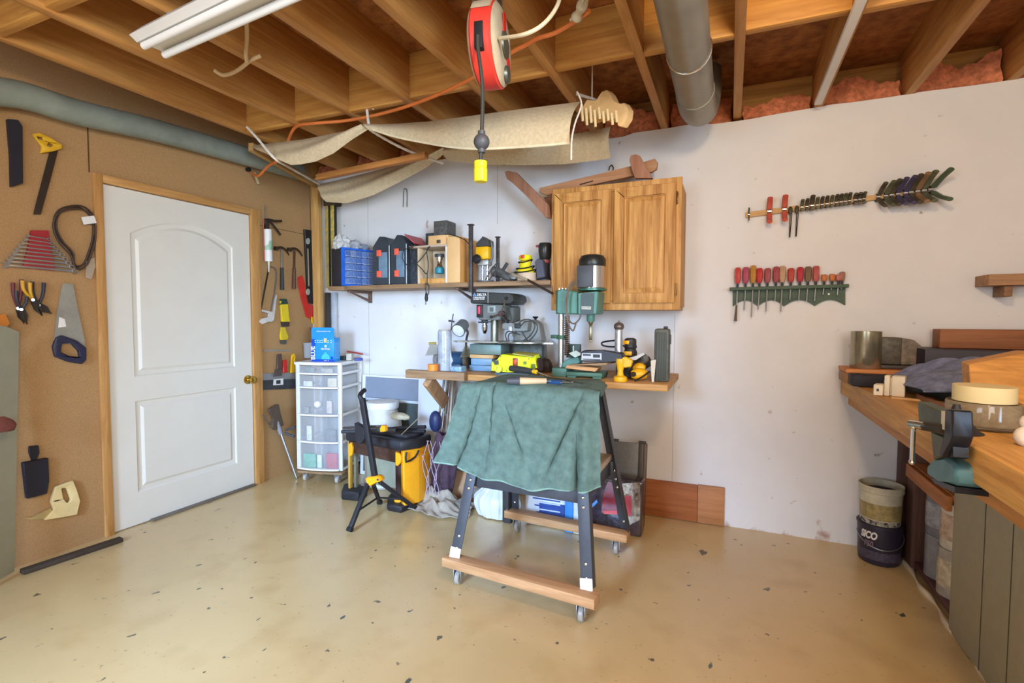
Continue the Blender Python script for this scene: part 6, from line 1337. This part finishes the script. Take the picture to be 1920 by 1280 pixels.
for yy in (2.16,1.98,1.80,1.60,1.40): t.part('panel_groove', MB().box(.7985,.8003,yy-.0015,yy+.0015,.01,BT-.06,0), mt('4c4a38',.8), parent=pan)
t.part('inner_shelf', MB().box(.80,1.3,2.43,2.92,.50,.525,.003), wood('b4713a',1))
t.part('shelf_edge', MB().bar((.79,2.92,.49),(.79,2.43,.49),.02,.06,.003), wood('b4713a',1))
t.part('bottom_board', MB().box(.83,1.32,2.43,3.0,.02,.05,.003), wood('5c3a34',1))
t.part('back_board', MB().box(1.33,1.348,0.9,DY-.004,.003,BT-.087,.002), mt('33302c',.7))
t.done()
one('cement_bead', MB().tube([V((.812+.006*sin(k*1.7),3.02-k*.09,.004)) for k in range(22)],lambda u:.009+.005*sin(u*47),7), mt('d8c6a8',.9,bump=.4), 'rough pale cement bead along the foot of the workbench', 'bead')
# things beneath: paint cans on the low board
def can(x,y,z,r,h,c,lab,c2=None):
    t = Thing('paint_can', lab, 'can', 'paint cans under the workbench')
    t.part('can_body', MB().lathe([(r,0),(r,h-.006),(r+.002,h-.004),(r+.002,h),(r-.01,h),(r-.012,h-.005),(.001,h-.005)],(x,y,z),24), mt(c,.35,.2,.15,14))
    if c2: t.part('paper_label', MB().lathe([(r+.0008,h*.2),(r+.0015,h*.22),(r+.0015,h*.75),(r+.0008,h*.77)],(x,y,z),24), mt(c2,.5,0,.3,30))
    t.done()
can(.90,2.80,.051,.07,.19,'8c8e92','steel paint can at the rear of the low board under the bench')
can(.90,2.63,.051,.075,.20,'a8a294','cream paint can with red drips, middle of the low board','c2b294')
can(.91,2.50,.051,.055,.20,'3c8c74','can with green patch nearest the grooved panel','d8d2c4')
can(.90,2.80,.242,.07,.19,'7c7e86','steel paint can stacked on the rear can under the bench','9a9ca0')
can(.90,2.63,.252,.07,.19,'d0c8b4','cream paint can with brown drips stacked in the middle','bca48c')
# stacked pails at the wall
t = Thing('paint_pail', 'large black paint pail with white lettering standing against the white wall', 'pail')
q = P(1650,1055,Z=0)+V((0,.14,0)); q = V((.733,2.99,.003)); q=V((.705,3.0,.003))
zs = P(1640,990,Y=2.87).z
dkp = mt('2e2a38',.4,var=.1)
h1 = .24
t.part('body', MB().lathe([(.115,0),(.118,.005),(.130,h1),(.134,h1+.001),(.134,h1+.010),(.001,h1+.010)],q,36), dkp)
t.part('wire_bail', MB().tube([q+V((.133*cos(a),.133*sin(a)*1.0,.185-.075*sin((a-pi)*1.0)*1.0)) for a in [pi+.0+pi*k/12 for k in range(13)]],.003,6), steel)
# curved lettering
def curved(body, r, z0, size, a0, mat_, name, bold=.0, sx=1):
    c = bpy.data.curves.new('t','FONT'); c.body = body; c.size = size; c.align_x='CENTER'; c.align_y='CENTER'; c.offset = bold; c.extrude=.0005; c.shear=.2
    o = bpy.data.objects.new('t', c); COL.objects.link(o); bpy.context.view_layer.update(); me = bpy.data.meshes.new_from_object(o); bpy.data.objects.remove(o)
    mb = MB(); mb.bm.from_mesh(me); 
    bmesh.ops.triangulate(mb.bm, faces=mb.bm.faces[:]); bmesh.ops.subdivide_edges(mb.bm, edges=mb.bm.edges[:], cuts=1)
    for v in mb.bm.verts:
        a = a0+v.co.x*sx/r; rr = r+(v.co.z+.0006); v.co = V((q.x+rr*cos(a), q.y+rr*sin(a), q.z+z0+v.co.y))
    t.part(name, mb, mat_)
aa = atan2(0-q.y, 0-q.x)
curved('SICO', .1275, .185, .062, aa-.50, mt('ddd8d0',.4), 'lettering', .003, .72)
curved('750', .1255, .128, .05, aa-.50, mt('8a7484',.4), 'lettering_number', .001, .75)
t.part('label_block', MB().lathe([(.1202,.03),(.1212,.031),(.1232,.085),(.1222,.086)],q,36), mt('4a4354',.5,0,.3,60))
r = t.done(); r.scale = (.73,.73,.77); r.location.z *= .77
t = Thing('paint_pail', 'dirty cream pail with printed label nested in the black pail', 'pail')
zq_ = h1+.012
t.part('body', MB().lathe([(.112,zq_),(.122,zq_+.20),(.128,zq_+.205),(.130,zq_+.215),(.126,zq_+.222),(.130,zq_+.235),(.130,zq_+.245),(.122,zq_+.245),(.115,zq_+.06),(.001,zq_+.055)],q,36), mt('c4bda4',.55,0,.12,10))
t.part('label', MB().lathe([(.1145,zq_+.035),(.1160,zq_+.036),(.1200,zq_+.135),(.1185,zq_+.136)],q,36), mt('b4a068',.5,0,.25,26,h2='7c7048'))
t.part('dark_contents', MB().cyl(q+V((0,0,zq_+.19)),q+V((0,0,zq_+.20)),.116,n=30), mt('3a3038',.9,bump=.5))
t.part('drip_band', MB().lathe([(.1135,zq_+.003),(.1150,zq_+.004),(.1158,zq_+.028),(.1145,zq_+.029)],q,36), mt('33343a',.6,0,.6,40,h2='b8b09c',contrast=.12))
r = t.done(); r.scale = (.73,.73,.77); r.location.z *= .77
# vise ------------------------------------------------------------
Xv = .50
vp = lambda x,y,X=Xv: P(x,y,X=X)
t = Thing('bench_vise', 'woodworking vise with dark steel jaws clamped on the bench edge', 'vise')
dv = mt('26282e',.4,.4,.15); gj = mt('4a5448',.5,.2,.2,20)
t.part('front_jaw', MB().prism([vp(x,y) for x,y in ((1720,752),(1765,772),(1764,815),(1740,808),(1722,790))],(.035,0,0),bev=.004), gj)
t.part('rear_jaw', MB().prism([vp(x,y,Xv-.01) for x,y in ((1771,766),(1785,768),(1786,818),(1780,830),(1766,858),(1759,852),(1772,815))],(.04,0,0),bev=.004), dv)
t.part('jaw_lip', MB().prism([vp(x,y,Xv-.005) for x,y in ((1765,770),(1772,771),(1771,806),(1764,803))],(.03,0,0)), offw)
t.part('screw', MB().cyl(vp(1728,797,Xv-.03),vp(1770,804,Xv-.0),.013,n=16), dsteel)
t.part('screw_head', MB().cyl(vp(1706,794,Xv-.05),vp(1732,798,Xv-.03),.010,n=16), chrome)
hb = t.part('tommy_bar', MB().cyl(vp(1713,800,Xv-.045),vp(1710,866,Xv-.045),.0055,n=10), chrome)
t.part('bar_end', MB().sph(vp(1710,866,Xv-.045),.008).sph(vp(1713,800,Xv-.045),.008), chrome, parent=hb)
t.part('lower_arm', MB().prism([vp(x,y,Xv+.005) for x,y in ((1745,808),(1768,818),(1772,850),(1750,862),(1748,835))],(.03,0,0),bev=.003), mt('5a5a44',.5,.2))
t.part('strap', MB().prism([vp(x,y,Xv-.0) for x,y in ((1780,830),(1786,830),(1788,856),(1780,858))],(.03,0,0)), dv)
t.part('blue_base', MB().prism([vp(x,y,Xv+.01) for x,y in ((1737,872),(1748,858),(1770,856),(1787,868),(1791,880),(1790,910),(1760,902),(1737,892))],(.09,0,0),bev=.008), mt('4c7880',.45,.1,.12,12))
t.part('dark_skirt', MB().prism([vp(x,y,Xv+.015) for x,y in ((1745,895),(1765,903),(1790,912),(1790,924),(1752,906))],(.08,0,0)), dv); t.done()
# bench top clutter -----------------------------------------------
bt = BT+.001
def bp(x,y,z=bt): return P(x,y,Z=z)
def zat(y, X, Y):  # height on the vertical line at X,Y seen at pixel row y
    d = V((X,Y,0)); dep = d.x*_f.x+d.y*_f.y
    lo_, hi_ = 0, 3
    for _ in range(40):
        m_ = (lo_+hi_)/2
        if topx((X,Y,m_))[1] > y: lo_ = m_
        else: hi_ = m_
    return lo_
c = bp(1620,693); 
t = Thing('offcut_stack', 'orange board standing on blocks at the far end of the workbench', 'board')
Yc = 2.86
cx0,cx1 = P(1587,690,Y=Yc).x,P(1668,690,Y=Yc).x
t.part('board', MB().box(cx0,cx1+.15,Yc,Yc+.2,bt+.05,bt+.068,.002), wood('d08446',0))
t.part('block', MB().box(cx0,cx0+.05,Yc+.01,Yc+.18,bt,bt+.049,.003), wood('9a6c40',0))
t.part('block', MB().box(cx1+.05,cx1+.12,Yc+.03,Yc+.18,bt,bt+.049,.003), wood('9a6c40',0)); t.done()
zs2 = bt+.069
x_,y_ = P(1623,665,Y=2.95).x,2.95
t = Thing('steel_tin', 'shiny steel tin standing on the far end of the workbench', 'tin')
zt_ = zat(621,x_,y_)
t.part('tin', MB().lathe([(.062,0),(.064,.003),(.064,zt_-zs2),(.060,zt_-zs2),(.059,.01),(.001,.01)],(x_,y_,zs2),30), mt('a49c84',.25,.75,.2,8)); t.done()
t = Thing('small_dark_machine', 'small dark grey machine lying right of the steel tin', 'machine')
a_,b_ = P(1645,660,Y=2.96).x, P(1690,660,Y=2.96).x; zt_ = zat(633,b_,2.96)
t.part('box', MB().box(a_,b_,2.96,3.07,zs2+.02,zt_,.006), mt('5c5648',.5,.1,.3,40))
t.part('sloped_side', MB().prism([V((b_+.001,2.97,zs2+.02)),V((b_+.085,2.97,zs2+.02)),V((b_+.085,2.97,zt_-.045)),V((b_+.05,2.97,zt_-.01)),V((b_+.001,2.97,zt_))],(0,.08,0),bev=.003), mt('7c6c58',.5,0,.3,40))
t.part('base_plate', MB().box(a_-.06,b_+.1,2.93,3.09,zs2+.001,zs2+.018,.004), mt('484038',.5)); t.done()
a_,b_ = P(1762,640,Y=3.0).x, 2.1
zt_ = zat(617,a_,3.0); zb_ = zat(652,a_,3.0)
one('orange_brown_box', MB().box(a_,b_,3.0,3.10,zb_,zt_,.003), wood('9c6034',0,'7c4822'), 'long reddish brown box on the bench against the white wall', 'box')
a_,b_ = P(1716,660,Y=2.99).x, 2.1
one('black_case', MB().box(a_,b_,2.86,3.11,bt,zb_-.001,.004), mt('2c2430',.5), 'low black case lying under the reddish brown box', 'case')
one('dark_tool_bag', MB().box(P(1600,700,Y=2.7).x,P(1600,700,Y=2.7).x+.14,2.72,2.82,bt,bt+.055,.01), mt('26242c',.7), 'dark box tucked in front of the orange board on the bench', 'box')
t = Thing('grey_hand_plane', 'grey green metal machine body lying under the denim cloth', 'machine')
t.part('casting', MB().box(.74,1.10,2.20,2.50,bt,bt+.075,.01), mt('3a4440',.5,.2,.2,20)); 
t.part('side_rod', MB().tube([(.62,2.62,bt+.03),(.72,2.50,bt+.03),(.80,2.42,bt+.03)],.02,10), mt('5c6058',.4,.4)); t.done()
def cl(u,v):
    x = .64+.58*u; y = 2.24+.50*v; r = (1-abs(2*u-1)**3)*(1-abs(2*v-1)**4)
    return (x+.01*sin(13*v), y+.012*sin(11*u), bt+.082+.062*r*(.72+.34*sin(9*u+7*v)+.26*abs(sin(17*v-9*u+1))) - .03*(1-r))
one('denim_cloth', MB().sheet(cl,56,40,.006), mt('7d88a8',.95,0,.25,24,.4), 'crumpled faded denim blue cloth on the workbench', 'cloth', sm=70)
# white power block
t = Thing('white_plastic_bracket', 'off white plastic bracket block standing on the bench edge', 'bracket')
q = P(1664,742,Z=bt); 
zt_ = zat(704,q.x,q.y)-bt
Mq = Mx.Translation(q) @ Mx.Rotation(radians(-20),4,'Z')
t.part('upright', MB(Mq).box(-.012,.006,0,.05,0,zt_,.003).box(.012,.055,0,.05,0,zt_,.004).box(.006,.012,.02,.05,0,zt_-.01,0), mt('e2d6bc',.5))
t.part('foot', MB(Mq).box(-.045,-.0125,-.02,.04,0,.045,.005), mt('e2d6bc',.5))
t.part('hole', MB(Mq).box(-.034,-.026,-.0215,-.0195,.018,.028,0), dkgrey); t.done()
one('red_tool_bits', MB().blob(bp(1790,730)+V((.02,.0,.018)),(.09,.05,.022),21,3,.5,9), mt('7c4438',.6,0,.4,30), 'reddish heap of small parts on the bench before the denim cloth', 'parts')
one('long_pale_stick', MB().bar(bp(1672,746),bp(1800,758),.02,.012,.002), pale(0), 'pale flat stick lying across the bench beside the bracket', 'stick')
one('brown_spirit_level', MB().bar(bp(1722,748)+V((0,0,.012)),bp(1810,790)+V((0,0,.012)),.016,.02,.002), wood('8a5c3c',1), 'brown stick lying near the vise towards the jar', 'stick')
# large orange wooden block
t = Thing('leaning_wood_panel', 'big orange wooden panel lying tilted at the right edge of the bench', 'panel')
pA = P(1818,690,Y=2.05); 
t.part('panel', MB().prism([P(1817,682,Y=2.02),P(1925,660,Y=2.1),P(1990,662,Y=2.1),P(1990,760,Y=1.95),P(1925,765,Y=1.95),P(1820,735,Y=1.98)],(.02,.12,0),bev=.003), wood('cc9450',0)); t.done()
# jar + tape
q = P(1848,808,Z=bt); q = q+V((.02,.075,0)); zt_ = zat(752,q.x,q.y)
r_ = .085
t = Thing('glass_jar', 'wide glass jar of small parts near the bench front', 'jar')
t.part('glass', MB().lathe([(r_*.9,0),(r_,.01),(r_,zt_-bt-.004),(r_*.98,zt_-bt),(r_*.94,zt_-bt),(r_*.95,.012),(.001,.008)],q,36), mt('a89878',.08,0,.05,8,alpha=.45,spec=.8))
t.part('contents', MB().lathe([(r_*.88,.013),(r_*.92,.02),(r_*.92,.05),(r_*.6,.065),(.001,.055)],q,30), mt('6c4c40',.6,0,.5,40,.6,h2='a89880',contrast=.1))
t.part('rim_ring', MB().tube([q+V((r_*1.01*cos(a),r_*1.01*sin(a),.006)) for a in [2*pi*k/24 for k in range(24)]],.004,6,True,sub=1), mt('5a4a38',.5)); t.done()
zt2 = zat(722,q.x,q.y)
one('masking_tape_roll', MB().lathe([(.042,0),(.070,0),(.070,zt2-zt_-.002),(.042,zt2-zt_-.002)],(q.x-.0,q.y,zt_+.001),36), mt('e0cf9a',.6,var=.04), 'wide cream masking tape roll resting on the glass jar', 'tape')
one('dark_funnel', MB().lathe([(.06,0),(.05,.006),(.014,.05),(.008,.075),(.001,.075)],bp(1806,812)+V((-.01,.02,0)),20), mt('2c2a2e',.5), 'small dark funnel shape standing between vise and jar', 'funnel')
q = bp(1915,835); t = Thing('white_foam_scrap','lumpy white foam scrap at the right edge of the bench','foam')
t.part('foam', MB().sph(q+V((.01,0,.022)),.026,(1,1,1.0),14).sph(q+V((.02,.01,.055)),.022,(1,1,1),14), mt('e6dccc',.8,bump=.2)); t.done()
